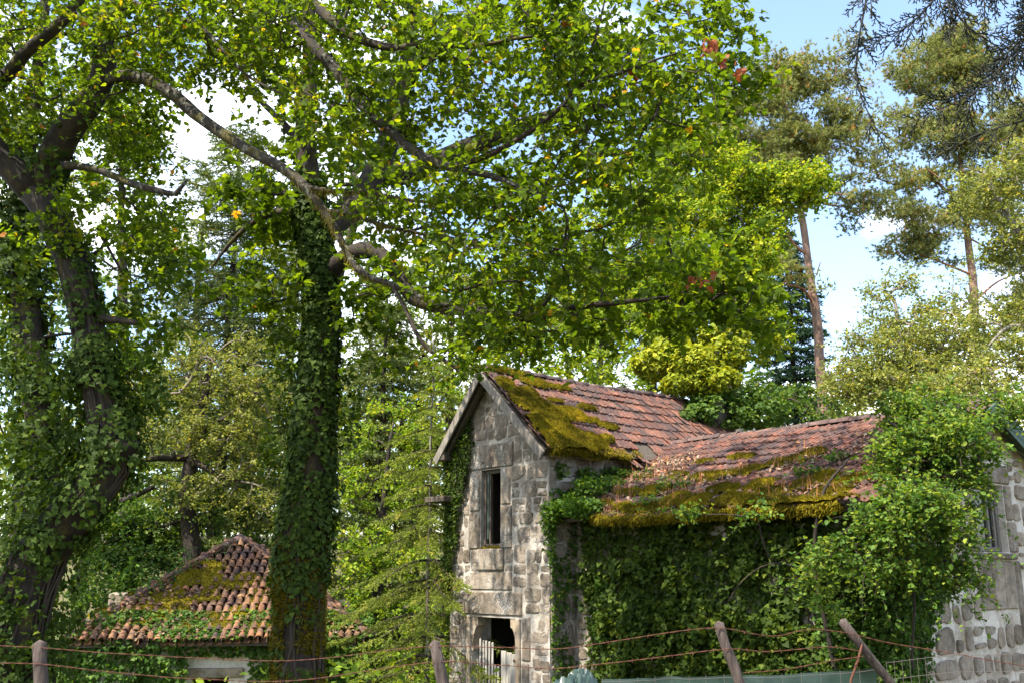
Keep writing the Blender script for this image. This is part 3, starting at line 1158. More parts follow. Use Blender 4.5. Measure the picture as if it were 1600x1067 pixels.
# bargeboards and rafters ends
for nm, fr, L, dd, nn, h in (('bargeboard', rR, LEN_R + .06, dR, nR, 1), ('bargeboard', rL, LEN_L + .10, dL, nL, 1)):
    c = fr(T0 - .022, L / 2, -.09)
    V, Fs = bbox(c, HA * .018, dd * (L / 2), nn * .075, .008)
    V = V + (fbm(V * 5, 8)[:, None] - .5) * .02 * nn
    link(nm, mesh_np(nm, V, Fs, M['wood_grey']), house)
for fr, L, dd, nn in ((rR, LEN_R, dR, nR), (rL, LEN_L, dL, nL)):
    V, Fs = bbox(fr(T0 + .12, L / 2, -.125), HA * .05, dd * (L / 2 - .03), nn * .05, .01)
    link('rafter', mesh_np('rafter', V, Fs, M['wood_dark']), house)
V, Fs = bbox(hf(-.12, BL - .16, 2.86), HA * .16, HB * .30, UP * .05, .01)
link('beam_end', mesh_np('beam_end', V, Fs, M['wood_dark']), house)
V, Fs = bbox(hf(-.08, -1.13, 3.62), HA * .20, HB * .12, UP * .09, .02)
link('beam_end', mesh_np('beam_end', V, Fs, M['wood_dark']), house)
# wing gable: green painted boards under the roof overhang and along the rake
for k in range(4):
    V, Fs = bbox(rWb(WB1 + .20 - k * .055 + .0, LEN_W / 2, -.085 - .002 * k), HB * .025, dWb * (LEN_W / 2), nWb * .012, .003)
    link('soffit_board', mesh_np('soffit_board', V, Fs, M['paint_green']), house)
for k in range(3):
    V, Fs = bbox(rWb(WB1 + .235, LEN_W / 2, -.03 - k * .082), HB * .012, dWb * (LEN_W / 2 + .02), nWb * .038, .004)
    link('bargeboard', mesh_np('bargeboard', V, Fs, M['paint_green']), house)
    V, Fs = bbox(rW(WB1 + .235, LEN_W / 2, -.03 - k * .082), HB * .012, dW * (LEN_W / 2), nW * .038, .004)
    link('bargeboard', mesh_np('bargeboard', V, Fs, M['paint_green']), house)
# eave board under the broken wing eave
V, Fs = bbox(rW(4.5, LEN_W - .08, -.11), HB * 2.3, dW * .05, nW * .03, .008)
link('eave_board', mesh_np('eave_board', V, Fs, M['wood_dark']), house)
for i, (t, ln) in enumerate(((2.6, .35), (2.95, .3))):
    V, Fs = bbox(rW(t, LEN_W + .02, -.05), HB * ln, dW * .035, nW * .012, .005)
    link('batten', mesh_np('batten', V, Fs, M['wood_grey']), house)
# chimney at the far end of the ridge with a slab cap
bag = Bag()
CHB, CHA = .25, 5.75
bag.add(*box(hf(CHA, CHB, 4.6), HA * .28, HB * .36, UP * 1.35))
ch = bag.build('chimney', M['stone'], house)
V, Fs = bbox(hf(CHA, CHB, 6.02), HA * .36, HB * .46, UP * .05, .015)
link('chimney_cap', mesh_np('chimney_cap', V, Fs, M['wood_dark']), ch)
# low wooden gate closing the doorway
gate = thing('wooden_gate', 'weathered grey picket gate standing in the doorway of the stone gable', 'gate', fA(.08, -.1, GZ))
for i, (b, t) in enumerate(((-.49, .22), (-.42, .50), (-.335, .47), (-.255, .47), (-.175, .46), (-.095, .45), (-.01, .10), (.06, .08))):
    V, Fs = bbox(fA(b, -.12 - .004 * (i % 3), (GZ + .05 + t) / 2), HB * .024, HA * .01, UP * (t - GZ - .05) / 2, .006)
    link('picket', mesh_np('picket', V, Fs, M['wood_pale']), gate)
for i, (b, t, w) in enumerate(((.17, .33, .062), (.31, .31, .07), (.455, .29, .068), (.59, .29, .06))):
    V, Fs = bbox(fA(b, -.15 - .003 * (i % 2), (GZ + .05 + t) / 2), HB * w, HA * .011, UP * (t - GZ - .05) / 2, .006)
    link('plank', mesh_np('plank', V, Fs, M['wood_pale']), gate)
for z in (-.02, -.75):
    V, Fs = bbox(fA(.06, -.178, z), HB * .56, HA * .012, UP * .04, .006)
    link('rail', mesh_np('rail', V, Fs, M['wood_grey']), gate)
V, Fs = bbox(fA(.50, -.132, .19), HB * .07, HA * .006, UP * .018, .003)
link('latch', mesh_np('latch', V, Fs, M['rust']), gate)

# ------------------------------------------------------------------ the tiled hut on the left
HC = np.array([-6.1, 22.8, 0])
PH = math.radians(10)
hx, hy = np.array([math.cos(PH), math.sin(PH), 0]), np.array([-math.sin(PH), math.cos(PH), 0])
HZE, HZA, HH = .28, 2.28, 2.85
HGZ = -2.35
hut = thing('tiled_hut', 'small hut with a mossy hipped roof of curved clay tiles behind the ivy trunk', 'hut', HC + UP * HGZ)
hb = lambda x, y, z: HC + hx * x + hy * y + UP * z
WH = 2.45
bag = Bag()
wall_prisms(bag, [-WH, -.55, .15, WH], lambda x: HZE + .1, lambda x, o, z: hb(x, -WH - o, z), .3, HGZ, [(-.55, .15, HGZ, -.42)])
for x in (-WH + .15, WH - .15):
    bag.add(*box(hb(x, .15, (HGZ + HZE) / 2), hx * .15, hy * (WH - .152), UP * (HZE + .1 - HGZ) / 2))
bag.add(*box(hb(0, WH - .15, (HGZ + HZE) / 2), hx * (WH - .303), hy * .15, UP * (HZE + .098 - HGZ) / 2))
bag.build('wall', M['mortar_white'], hut)
V, Fs = bbox(hb(-.2, -WH - .01, -.32), hx * .62, hy * .06, UP * .09, .015)
link('lintel', mesh_np('lintel', V, Fs, M['stone_tan']), hut)
bag = Bag()
bag.add(*box(hb(0, -.2, (HGZ + HZE) / 2), hx * 1.6, hy * .05, UP * 1.2))
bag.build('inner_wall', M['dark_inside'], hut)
ap = hb(0, 0, HZA)
cor = [hb(-HH, -HH, HZE), hb(HH, -HH, HZE), hb(HH, HH, HZE), hb(-HH, HH, HZE)]
V = [ap] + cor + [c - UP * .08 for c in cor]
hroof = link('roof', mesh_np('roof', np.array(V), [np.array([[0, 1, 2], [0, 2, 3], [0, 3, 4], [0, 4, 1]]), np.array([[1, 5, 6, 2], [2, 6, 7, 3], [3, 7, 8, 4], [4, 8, 5, 1], [8, 7, 6, 5]])], M['wood_dark']), hut)
hs = (HZA - HZE) / HH
hrest = Bag()
rh = rng_(31)
for face, (ux, uy) in enumerate(((hx, -hy), (-hy, -hx), (hy, hx))):
    dn = unit(uy - UP * hs)
    nn = unit(uy * hs + UP)
    SLn = math.hypot(HH, HZA - HZE)
    s = SLn + .06 - .34
    while s > -.1:
        wmax = HH * (s + .3) / SLn
        t = -wmax + .02
        while t < wmax:
            for up in (0, 1):
                o = ap + ux * (t + up * .085) + dn * max(s, .0) + nn * (.075 if up == 0 else .03) + nn * .02 * math.sin(t * 2)
                if up == 0:
                    m = sag_mat(rh, o, ux, unit(dn + nn * .06), unit(nn - dn * .06), 1.6)
                else:
                    m = sag_mat(rh, o, ux, unit(dn + nn * .06), -unit(nn - dn * .06), 1.2) @ Matrix.Scale(-1, 4, (1, 0, 0))
                if face == 0 and up == 0:
                    q = link('tile', canal_me, hroof)
                    q.matrix_basis = m
                else:
                    hrest.add(np.array([m @ Vector(v) for v in CV]), CF, rh.random())
            t += .17
        s -= .26
o = hrest.build('roof_tiles', M['tile_old'], hut, True)
o['kind'] = 'stuff'
for c in (cor[0], cor[1]):
    d = c - ap
    L = np.linalg.norm(d)
    d = d / L
    side = unit(np.cross(d, UP))
    up = np.cross(side, d)
    k = 0
    while k * .34 < L - .3:
        q = link('ridge_tile', ridge_me, hroof)
        q.matrix_basis = sag_mat(rh, ap + d * (k * .34 - .05) + up * .07, side, unit(d + up * .05), up, 1.5)
        k += 1
# small stone chimney stub behind the left hip
bag = Bag()
cs = at(192, 950, 23.2)
bag.add(*bbox(cs - UP * .9, hx * .28, hy * .28, UP * 1.25, .04))
bag.build('chimney', M['stone_warm'], hut)


# ------------------------------------------------------------------ growing trees
def blob(rng, c, r, n, shell=.0):
    """n random points in an ellipsoid, more of them outside when shell > 0"""
    d = unit(rng.normal(size=(n, 3)))
    q = rng.random(n) ** (1 / 3)
    q = shell + (1 - shell) * q
    return np.asarray(c) + d * q[:, None] * np.asarray(r)


def gaps(P, holes):
    """drop points that would close a gap in the crown; holes: (centre, radius) spheres elongated along the view"""
    keep = np.ones(len(P), bool)
    v = P - CAM
    dpt = v[:, 1] * CP + v[:, 2] * SP
    u = 800 + FPX * v[:, 0] / dpt
    w = 533.5 - FPX * (-v[:, 1] * SP + v[:, 2] * CP) / dpt
    for cu, cv, ru, rv in holes:
        keep &= ((u - cu) / ru) ** 2 + ((w - cv) / rv) ** 2 > 1
    return P[keep]


class Tree:
    def __init__(s, seed, step=.22):
        s.rng = rng_(seed)
        s.step = step
        s.pos, s.dir, s.fix = [], [], []
        s.limbs = []
        s.chains = []
        s.par, s.cnt = [], []

    def limb(s, P, R, name='limb', mat='bark_dark', sides=10, rough=.12):
        P, R = resample(P, R, s.step)
        P = P + (fbm(P * 2.1, 3)[:, None] - .5) * R[:, None] * .5
        s.limbs.append((name, P, R, mat, sides, rough))
        T = unit(np.gradient(P, axis=0))
        for p, t, r in zip(P, T, R):
            s.pos.append(p)
            s.dir.append(t)
            s.fix.append(r)
            s.par.append(-1)
            s.cnt.append(0)
        return s

    def grow(s, tips, droop=.0, keep=.9, wander=.12, maxlen=3.5):
        """every tip joins the nearest wood already there"""
        N0 = len(s.pos)
        cap = N0 + len(tips) * 24
        A = np.empty((cap, 3))
        A[:N0] = np.array(s.pos)
        m = N0
        d0 = np.array([np.min(((A[:N0] - t) ** 2).sum(1)) for t in tips])
        for t in tips[np.argsort(d0)]:
            dd = ((A[:m] - t) ** 2).sum(1)
            i = int(np.argmin(dd))
            L = math.sqrt(dd[i])
            if L < .03 or L > maxlen:
                continue
            n = min(22, max(2, int(L / s.step)))
            a = A[i]
            ctl = a + (t - a) * .5 + s.dir[i] * L * .25 + s.rng.normal(size=3) * L * wander + np.array([0, 0, L * .12 - droop * L])
            q = (np.arange(1, n + 1) / n)[:, None]
            P = a * (1 - q) ** 2 + ctl * 2 * q * (1 - q) + t * q ** 2
            T = unit(np.gradient(np.vstack([a[None], P]), axis=0))[1:]
            ids, prev = [i], i
            for p, tt in zip(P, T):
                A[m] = p
                s.pos.append(p)
                s.dir.append(tt)
                s.fix.append(0)
                s.par.append(prev)
                s.cnt.append(0)
                prev = m
                ids.append(m)
                m += 1
            s.chains.append(ids)
            while prev >= 0 and s.par[prev] != -1:
                s.cnt[prev] += 1
                prev = s.par[prev]
        return s

    def tips(s):
        return np.array([s.pos[c[-1]] for c in s.chains]), np.array([s.dir[c[-1]] for c in s.chains])

    def wood(s, root, rtip=.004, power=.5, mat='twig', name='branches', big=.02, rmax=.08):
        for nm, P, R, mt, sd, rg in s.limbs:
            V, Fs = tube(P, R, sd, True, rg, 7, 5)
            b = Bag().add(V, Fs)
            b.build(nm, M[mt], root, True)
        if not s.chains:
            return
        b = Bag()
        for ids in s.chains:
            P = np.array([s.pos[i] for i in ids])
            R = np.array([min(rmax, rtip * max(s.cnt[i], 1) ** power) for i in ids])
            R[0] = R[1]
            if s.fix[ids[0]]:
                R = np.minimum(R, s.fix[ids[0]] * .8)
            V, F = tube(P, R, 6 if R[0] > big else (4 if R[0] > big * .35 else 3), False)
            b.add(V, F)
        b.build(name, M[mat], root, True)['kind'] = 'stuff'


def foliage(rng, tips, dirs, twigs, per, L, size, kind, bag, spread=1.0, upn=.9, droop=.25, wood=None, rnd_shift=0, tw=.0022, svar=.35, out=.6):
    """short leafy twigs round every branch tip"""
    n = len(tips)
    P0 = np.repeat(tips, twigs, 0)
    D = unit(np.repeat(dirs, twigs, 0) * out + rng.normal(size=(n * twigs, 3)) * spread * np.array([1, 1, .6]))
    Lk = L * rng.uniform(.5, 1.15, n * twigs)
    P1 = P0 + D * Lk[:, None] - np.array([0, 0, 1]) * (droop * Lk * rng.random(n * twigs))[:, None]
    if wood is not None:
        V, F = sticks(P0, P1, tw, tw * .5)
        wood.add(V, F)
    t = (np.arange(per) + .6) / per
    Q = P0[:, None] * (1 - t)[None, :, None] + P1[:, None] * t[None, :, None]
    Q = Q.reshape(-1, 3) + rng.normal(size=(n * twigs * per, 3)) * size * .35
    DD = np.repeat(P1 - P0, per, 0) / np.repeat(Lk, per)[:, None] * .5 + rng.normal(size=Q.shape) * .7 + np.array([0, 0, -droop])
    NN = rng.normal(size=Q.shape) * .62 + np.array([0, 0, upn])
    S = size * rng.uniform(1 - svar, 1 + svar, len(Q))
    clump = np.repeat(rng.normal(size=n) * .16, twigs * per)
    R = np.clip(rng.beta(2.0, 2.0, len(Q)) + clump + rnd_shift, 0, .955)
    odd = rng.random(len(Q)) < .006
    R = np.where(odd, rng.uniform(.96, 1, len(Q)), R)
    add_leaves(bag, Q, NN, DD, S, kind, R)


def ivy_trunk(rng, P, R, n, size, bag, stems=None, lo=0, hi=1, thr=.42, lift=.05, shag=.09):
    """ivy leaves over a trunk"""
    P, R = resample(P, R, .1)
    k = len(P)
    i = (lo + (hi - lo) * rng.random(n)) * (k - 1.001)
    i0 = i.astype(int)
    f = (i - i0)[:, None]
    C = P[i0] * (1 - f) + P[i0 + 1] * f
    r = R[i0]
    T = unit(P[i0 + 1] - P[i0])
    X = unit(np.cross(T, np.array([.2, 1, .1])))
    Yv = np.cross(T, X)
    a = rng.random(n) * 2 * np.pi
    Nn = X * np.cos(a)[:, None] + Yv * np.sin(a)[:, None]
    keep = fbm((C + Nn * r[:, None]) * 2.6, 9, 3) > thr + rng.normal(size=n) * .03
    C, Nn, r = C[keep], Nn[keep], r[keep]
    m = len(C)
    bulge = np.clip(fbm((C + Nn) * 1.7, 19, 2) - .45, 0, 1) * shag * 4
    Q = C + Nn * (r + lift * rng.random(m) + bulge * rng.random(m))[:, None]
    NN = Nn + rng.normal(size=Q.shape) * .35 + np.array([0, 0, .35])
    DD = rng.normal(size=Q.shape) * .6 + np.array([0, 0, -.8])
    add_leaves(bag, Q, NN, DD, size * rng.uniform(.6, 1.3, m), 'ivy', np.clip(rng.beta(2, 2.6, m), 0, 1))


def patch(rng, fr, x0, x1, z0, z1, n, size, bag, thr=.35, thick=(.02, .25), seed=0, kind='ivy', shape=None, clump=1.4):
    """creeper over a wall. fr(x, out, z) is the wall frame"""
    x, z = rng.uniform(x0, x1, n), rng.uniform(z0, z1, n)
    P = np.stack([x, z, 0 * x], -1)
    d = fbm(P * clump, seed, 3)
    keep = d > thr + rng.normal(size=n) * .02
    if shape is not None:
        keep &= shape(x, z)
    x, z, d = x[keep], z[keep], d[keep]
    m = len(x)
    th = thick[0] + (thick[1] - thick[0]) * np.clip((d - thr) / .35, 0, 1)
    out = th * rng.random(m) ** .6
    W = np.array([fr(a, o, c) for a, o, c in zip(x, out, z)])
    o1 = fr(0, 1, 0) - fr(0, 0, 0)
    NN = rng.normal(size=W.shape) * .5 + o1 * .7 + np.array([0, 0, .55])
    DD = rng.normal(size=W.shape) * .6 + np.array([0, 0, -.7]) + o1 * .3
    lightc = np.repeat(0, m) + (fbm(P[keep] * 3.1, seed + 5, 2) - .5) * .5
    add_leaves(bag, W, NN, DD, size * rng.uniform(.55, 1.35, m), kind, np.clip(rng.beta(2, 2.4, m) + lightc, 0, 1))


def needle_pad(rng, tips, dirs, n, rad, flat, nl, L, W, bag, up=.5):
    """pine foliage: tufts of needles in flattened pads round each tip"""
    m = len(tips)
    C = np.repeat(tips, n, 0) + unit(rng.normal(size=(m * n, 3))) * (rng.random(m * n) ** .5)[:, None] * np.array([rad, rad, rad * flat])
    D0 = unit(rng.normal(size=(m * n, 3)) * .7 + np.array([0, 0, up]))
    Q = np.repeat(C, nl, 0)
    D = np.repeat(D0, nl, 0) + rng.normal(size=(m * n * nl, 3)) * .55
    Q = Q + np.repeat(D0, nl, 0) * (rng.random(m * n * nl) * L * .7)[:, None]
    sh = np.repeat(rng.normal(size=m) * .12, n * nl)
    tuft = np.repeat(rng.beta(2, 2.2, m * n), nl)
    br = np.repeat(rng.random(m * n) < .012, nl)
    R = np.clip(tuft + sh, 0, .93)
    R = np.where(br, 1.0, R)
    needles(bag, Q, D, L * rng.uniform(.6, 1.2, len(Q)), np.full(len(Q), W), rng, R)


def conifer(seed, name, label, base, H, rmax, mat, layers=26, per=7, droop=.25, twl=.5, start=.12, wood_mat='bark_dark', r0=.16, needle=(.10, .03, 10), shape=1.0, cat='tree', group=None, trunk_top=.01, step=.30, lean=(0, 0), tilt=.0):
    """fir, spruce or cedar: whorls of boughs with flat side twigs"""
    rng = rng_(seed)
    root = thing(name, label, cat, base, group)
    top = np.array(base) + np.array([lean[0], lean[1], H])
    P = np.array([np.array(base) * (1 - q) + top * q for q in np.linspace(0, 1, 9)])
    P[1:-1, :2] += rng.normal(size=(7, 2)) * .02 * r0 / .1
    V, Fs = tube(*resample(P, np.linspace(r0, trunk_top, 9), .3), 9, True, .1)
    Bag().add(V, Fs).build('trunk', M[wood_mat], root, True)
    wb, lb = Bag(), Bag()
    for k in range(layers):
        f = start + (1 - start) * (k + rng.uniform(-.3, .3)) / layers
        f = min(max(f, start), .985)
        z = np.array(base) * (1 - f) + top * f
        reach = rmax * (1 - f) ** shape * rng.uniform(.7, 1.1) + .12
        a0 = rng.random() * 6.28
        for j in range(per):
            a = a0 + j * 6.283 / per + rng.normal() * .18
            L = reach * rng.uniform(.6, 1.1)
            d = np.array([math.cos(a), math.sin(a), 0])
            t = np.linspace(0, 1, 7)[:, None]
            B = z + d * L * t + np.array([0, 0, 1]) * (tilt * t * L - droop * L * t ** 1.6 + .12 * L * t ** 4)
            B = B + rng.normal(size=B.shape) * .02 * L * t
            wb.add(*tube(B, np.linspace(.006 + .012 * L, .003, 7), 4, False))
            m = max(5, int(L / step * 9))
            q = np.sort(rng.uniform(.12, 1, m))
            i0 = np.minimum((q * 6).astype(int), 5)
            fr_ = (q * 6 - i0)[:, None]
            C = B[i0] * (1 - fr_) + B[i0 + 1] * fr_
            sgn = np.where(np.arange(m) % 2 == 0, 1, -1)[:, None]
            sd = np.array([-d[1], d[0], 0])
            TD = unit(sd * sgn * rng.uniform(.6, 1.1, (m, 1)) + d * .75 + np.array([0, 0, -droop * .7]) + rng.normal(size=(m, 3)) * .18)
            TL = twl * (1.05 - .7 * q) * rng.uniform(.6, 1.2, m) * min(1, L / .8)
            E = C + TD * TL[:, None] - np.array([0, 0, .18]) * (TL ** 1.2)[:, None]
            wb.add(*sticks(C, E, .004, .0015))
            nl = needle[2]
            u = np.tile((np.arange(nl) + .3) / nl, m)[:, None]
            Q = np.repeat(C, nl, 0) * (1 - u) + np.repeat(E, nl, 0) * u
            ND = np.repeat(TD, nl, 0) * .75 + rng.normal(size=Q.shape) * .55 + np.array([0, 0, .12])
            R = np.clip(np.repeat(rng.beta(2, 2.2, m), nl) + rng.normal(size=len(Q)) * .08 + .14 * (rng.random() - .5), 0, 1)
            needles(lb, Q, ND, needle[0] * rng.uniform(.6, 1.2, len(Q)), np.full(len(Q), needle[1]), rng, R)
    wb.build('branches', M['twig'], root)['kind'] = 'stuff'
    lb.build('crown', M[mat], root)
    return root


def ground_at(x, y):
    return float(terrain(np.array([x]), np.array([y]))[0])


def broadleaf(seed, name, label, depth, base_uv, limbs, blobs, mat, twigs=4, per=7, L=.35, size=.09, kind='diamond', bark='bark_dark', rtip=.006, step=.35, holes=(), cat='tree', group=None, upn=.8, droop=.2, shift=0, shell=.25, maxlen=6, twig_mat='twig', spread=1.0, rmax=.08):
    """a whole background tree: limbs are lists of (u, v, depth, radius); blobs (u, v, depth, rx, ry, rz, n)"""
    t = Tree(seed, step)
    first = limbs[0]
    p0 = at(first[0][0], first[0][1], first[0][2])
    gz = ground_at(p0[0], p0[1])
    root = thing(name, label, cat, (p0[0], p0[1], gz), group)
    for i, lb in enumerate(limbs):
        P = np.array([at(q[0], q[1], q[2]) for q in lb])
        R = np.array([q[3] for q in lb])
        if i == 0 and P[0, 2] > gz:
            P = np.vstack([[P[0, 0], P[0, 1], gz - .1], P])
            R = np.concatenate([[R[0] * 1.15], R])
        t.limb(P, R, 'trunk' if i == 0 else 'limb', bark)
    tips = np.concatenate([blob(t.rng, at(b[0], b[1], b[2]), b[3:6], b[6], shell) for b in blobs])
    rm_ = float(np.mean([b[3] for b in blobs]))
    tips = tips + t.rng.normal(size=tips.shape) * rm_ * .22
    tips = tips[fbm(tips * 1.3 / rm_, seed, 2) > .37]
    tips = gaps(tips, holes)
    t.grow(tips, maxlen=maxlen)
    t.wood(root, rtip, mat=twig_mat, rmax=rmax)
    tp, td = t.tips()
    lbag = Bag()
    foliage(t.rng, tp, td, twigs, per, L, size, kind, lbag, upn=upn, droop=droop, rnd_shift=shift, spread=spread)
    lbag.build('crown', M[mat], root)
    return root


# ------------------------------------------------------------------ the near linden on the left, clad in ivy
GAPS = [(315, 215, 58, 50), (395, 165, 26, 40), (300, 290, 30, 20), (690, 195, 30, 22), (470, 545, 12, 12)]
t = Tree(101, .18)
D9 = 9.0
trunkL = np.array([at(u, v, d) for u, v, d in ((5, 1180, 9.1), (20, 1000, 9.1), (62, 870, 9.1), (120, 795, 9), (172, 725, 9), (162, 640, 9), (142, 540, 9), (122, 440, 9), (90, 360, 9), (58, 300, 9))])
trunkL = np.vstack([[trunkL[0, 0], trunkL[0, 1], -.6], trunkL])
trunkR = np.array([.34, .33, .31, .28, .25, .21, .175, .17, .18, .19, .2])
lin = thing('linden_tree', 'big leaning ivy-clad linden with crooked dark trunk and round leaves, foremost on the left', 'tree', (trunkL[0, 0], trunkL[0, 1], -.6))
trunkR = trunkR * .8
t.limb(trunkL, trunkR, 'trunk', 'bark_dark', 14, .14)
PL = lambda *q: np.array([at(a, b, c) for a, b, c in q])
t.limb(PL((58, 300, 9), (18, 262, 8.9), (-40, 200, 8.8), (-110, 90, 8.7), (-150, -60, 8.6)), [.16, .13, .11, .09, .06], 'limb')
t.limb(PL((66, 300, 9), (76, 265, 9), (98, 212, 8.9), (130, 170, 8.8), (160, 122, 8.8), (167, 60, 8.7), (186, 0, 8.6), (205, -110, 8.5), (190, -260, 8.4)), [.15, .15, .14, .13, .115, .12, .11, .1, .07], 'limb', 'bark_moss', 12)
lichen_br = PL((160, 124, 8.8), (215, 120, 8.6), (262, 142, 8.4), (320, 190, 8.2), (385, 233, 8.0), (440, 263, 7.9), (478, 293, 7.8), (510, 336, 7.8), (535, 382, 7.8), (549, 411, 7.8), (576, 433, 7.7), (612, 446, 7.7), (662, 466, 7.6), (692, 492, 7.6))
t.limb(lichen_br, [.07, .062, .058, .055, .05, .046, .042, .036, .031, .028, .025, .022, .018, .014], 'limb', 'bark_lichen')
sub1 = PL((478, 293, 7.8), (520, 299, 7.7), (570, 300, 7.6), (620, 310, 7.5), (680, 318, 7.4))
t.limb(sub1, [.025, .023, .02, .016, .01], 'limb', 'bark_moss', 7)
sub2 = PL((510, 330, 7.8), (550, 335, 7.7), (590, 350, 7.6), (640, 362, 7.5), (690, 372, 7.4), (760, 380, 7.2))
t.limb(sub2, [.022, .02, .018, .015, .012, .007], 'limb', 'bark_moss', 7)
t.limb(PL((612, 446, 7.7), (632, 480, 7.6), (650, 520, 7.5), (672, 548, 7.5), (705, 570, 7.4), (730, 592, 7.4)), [.018, .017, .016, .014, .01, .006], 'limb', 'bark_moss', 7)
t.limb(PL((92, 258, 8.9), (150, 265, 8.8), (200, 285, 8.7), (245, 298, 8.6), (275, 303, 8.6), (293, 282, 8.6)), [.04, .036, .034, .03, .026, .013], 'limb', 'bark_lichen')
t.limb(PL((-60, 170, 8.7), (-5, 132, 8.6), (40, 82, 8.5), (82, 48, 8.4), (125, 0, 8.3), (150, -70, 8.2)), [.08, .07, .06, .055, .05, .04], 'limb', 'bark_moss')
t.limb(PL((205, -100, 8.5), (300, -120, 8.2), (390, -80, 8.0), (430, -20, 7.8), (470, 52, 7.6), (520, 106, 7.5), (560, 160, 7.4), (610, 206, 7.3), (655, 242, 7.2), (705, 263, 7.1), (770, 276, 7.0), (840, 305, 6.9), (880, 325, 6.9)), [.085, .08, .07, .058, .053, .048, .044, .04, .035, .03, .022, .015, .01], 'limb', 'bark_lichen')
t.limb(PL((186, 0, 8.6), (230, 12, 8.4), (275, 28, 8.2), (312, 42, 8.0), (340, 70, 7.9), (385, 118, 7.8), (440, 147, 7.7), (490, 165, 7.6)), [.035, .03, .027, .024, .016, .012, .009, .006], 'limb', 'bark_lichen')
t.limb(PL((430, -20, 7.8), (490, 5, 7.6), (530, 45, 7.4), (572, 66, 7.3), (622, 76, 7.2), (665, 68, 7.1), (735, 74, 7.0), (800, 62, 6.9), (870, 52, 6.8)), [.05, .048, .042, .036, .03, .026, .02, .014, .008], 'limb', 'bark_moss')
t.limb(PL((705, 263, 7.1), (770, 240, 6.9), (830, 205, 6.8), (880, 165, 6.7), (905, 132, 6.7), (960, 118, 6.6), (1030, 92, 6.5), (1090, 75, 6.5)), [.024, .022, .019, .016, .014, .011, .008, .005], 'limb', 'twig', 6)
t.limb(PL((905, 132, 6.7), (930, 60, 6.6), (945, 0, 6.6), (950, -60, 6.6)), [.012, .010, .008, .006], 'limb', 'twig', 6)
t.limb(PL((165, 715, 9.0), (190, 700, 8.9), (212, 692, 8.9)), [.12, .10, .07], 'limb', 'bark_moss', 10, .25)
t.limb(PL((140, 497, 9), (175, 500, 8.9), (212, 505, 8.8)), [.05, .035, .025], 'limb', 'bark_moss', 8)
B9 = []
for u, v, d, ru, rv, rd, n in ((60, 60, 8.6, 150, 110, 1.2, 87), (200, 60, 8.2, 90, 60, 1.0, 39), (330, 40, 8.0, 120, 70, .9, 59), (60, 190, 9.0, 60, 60, .8, 23),
                               (200, 200, 8.8, 60, 70, .8, 30), (110, 330, 8.7, 60, 70, .6, 16), (250, 330, 9.2, 60, 40, .6, 12),
                               (430, 60, 7.8, 90, 80, .8, 36), (560, 40, 7.4, 140, 90, .9, 57), (560, 190, 7.5, 110, 60, .8, 43), (700, 120, 7.2, 120, 90, .9, 49),
                               (650, 320, 7.5, 150, 70, .8, 39), (820, 60, 6.9, 150, 80, .8, 53), (830, 220, 7.0, 140, 80, .8, 36), (800, 370, 7.2, 150, 80, .8, 36),
                               (960, 120, 6.7, 120, 100, .7, 39), (960, 280, 6.9, 120, 90, .7, 27), (1060, 90, 6.6, 80, 60, .5, 16), (930, 420, 7.2, 120, 50, .6, 17), (760, 480, 7.4, 120, 40, .5, 22), (720, 560, 7.4, 40, 30, .3, 5),
                               (540, -140, 7.8, 500, 90, 1.2, 50), (900, -100, 7.0, 250, 80, 1.0, 24), (120, -140, 8.6, 250, 100, 1.2, 35), (1090, 200, 6.7, 50, 60, .4, 7)):
    k = d / 1596
    B9.append(blob(t.rng, at(u, v, d), (ru * k, rd, rv * k), n, .1))
B9.append(blob(t.rng, (-6.2, 7.2, 6.6), (1.8, 1.5, 1.0), 110, .1))  # unseen crown clumps left of the frame, added to shade the trunk
B9.append(blob(t.rng, (-5.2, 6.2, 7.2), (1.6, 1.3, .8), 60, .1))
tips = gaps(np.concatenate(B9), GAPS)
t.grow(tips, .08, maxlen=4.0)
t.wood(lin, .0032, .48, 'twig', rmax=.03)
tp, td = t.tips()
lb, wb = Bag(), Bag()
foliage(t.rng, tp, td, 4, 8, .40, .046, 'heart', lb, 1.0, .85, .3, wb)
# leaves along the thinner branches too
lb.build('crown', M['linden'], lin)
wb.build('twigs', M['twig'], lin)['kind'] = 'stuff'
# hanging moss on the lichen branches
mb = Bag()
rm = rng_(5)
for P, r, n, L in ((lichen_br[1:], .05, 900, .05), (lichen_br[5:11], .04, 1300, .06), (sub1, .022, 1300, .055), (sub2, .02, 900, .06)):
    Pm, Rm = resample(P, np.linspace(r, r * .5, len(P)), .05)
    i = rm.integers(0, len(Pm), n)
    a = rm.random(n) * 6.28
    off = np.stack([rm.normal(size=n) * .6, rm.normal(size=n), rm.normal(size=n)], -1)
    off = unit(off) * Rm[i][:, None]
    needles(mb, Pm[i] + off, np.array([0, 0, -1.0]) + rm.normal(size=(n, 3)) * .25 + unit(off) * .3, L * rm.uniform(.3, 1.3, n), np.full(n, .006), rm, rm.random(n))
o = mb.build('hanging_moss', M['moss_hang'], lin)
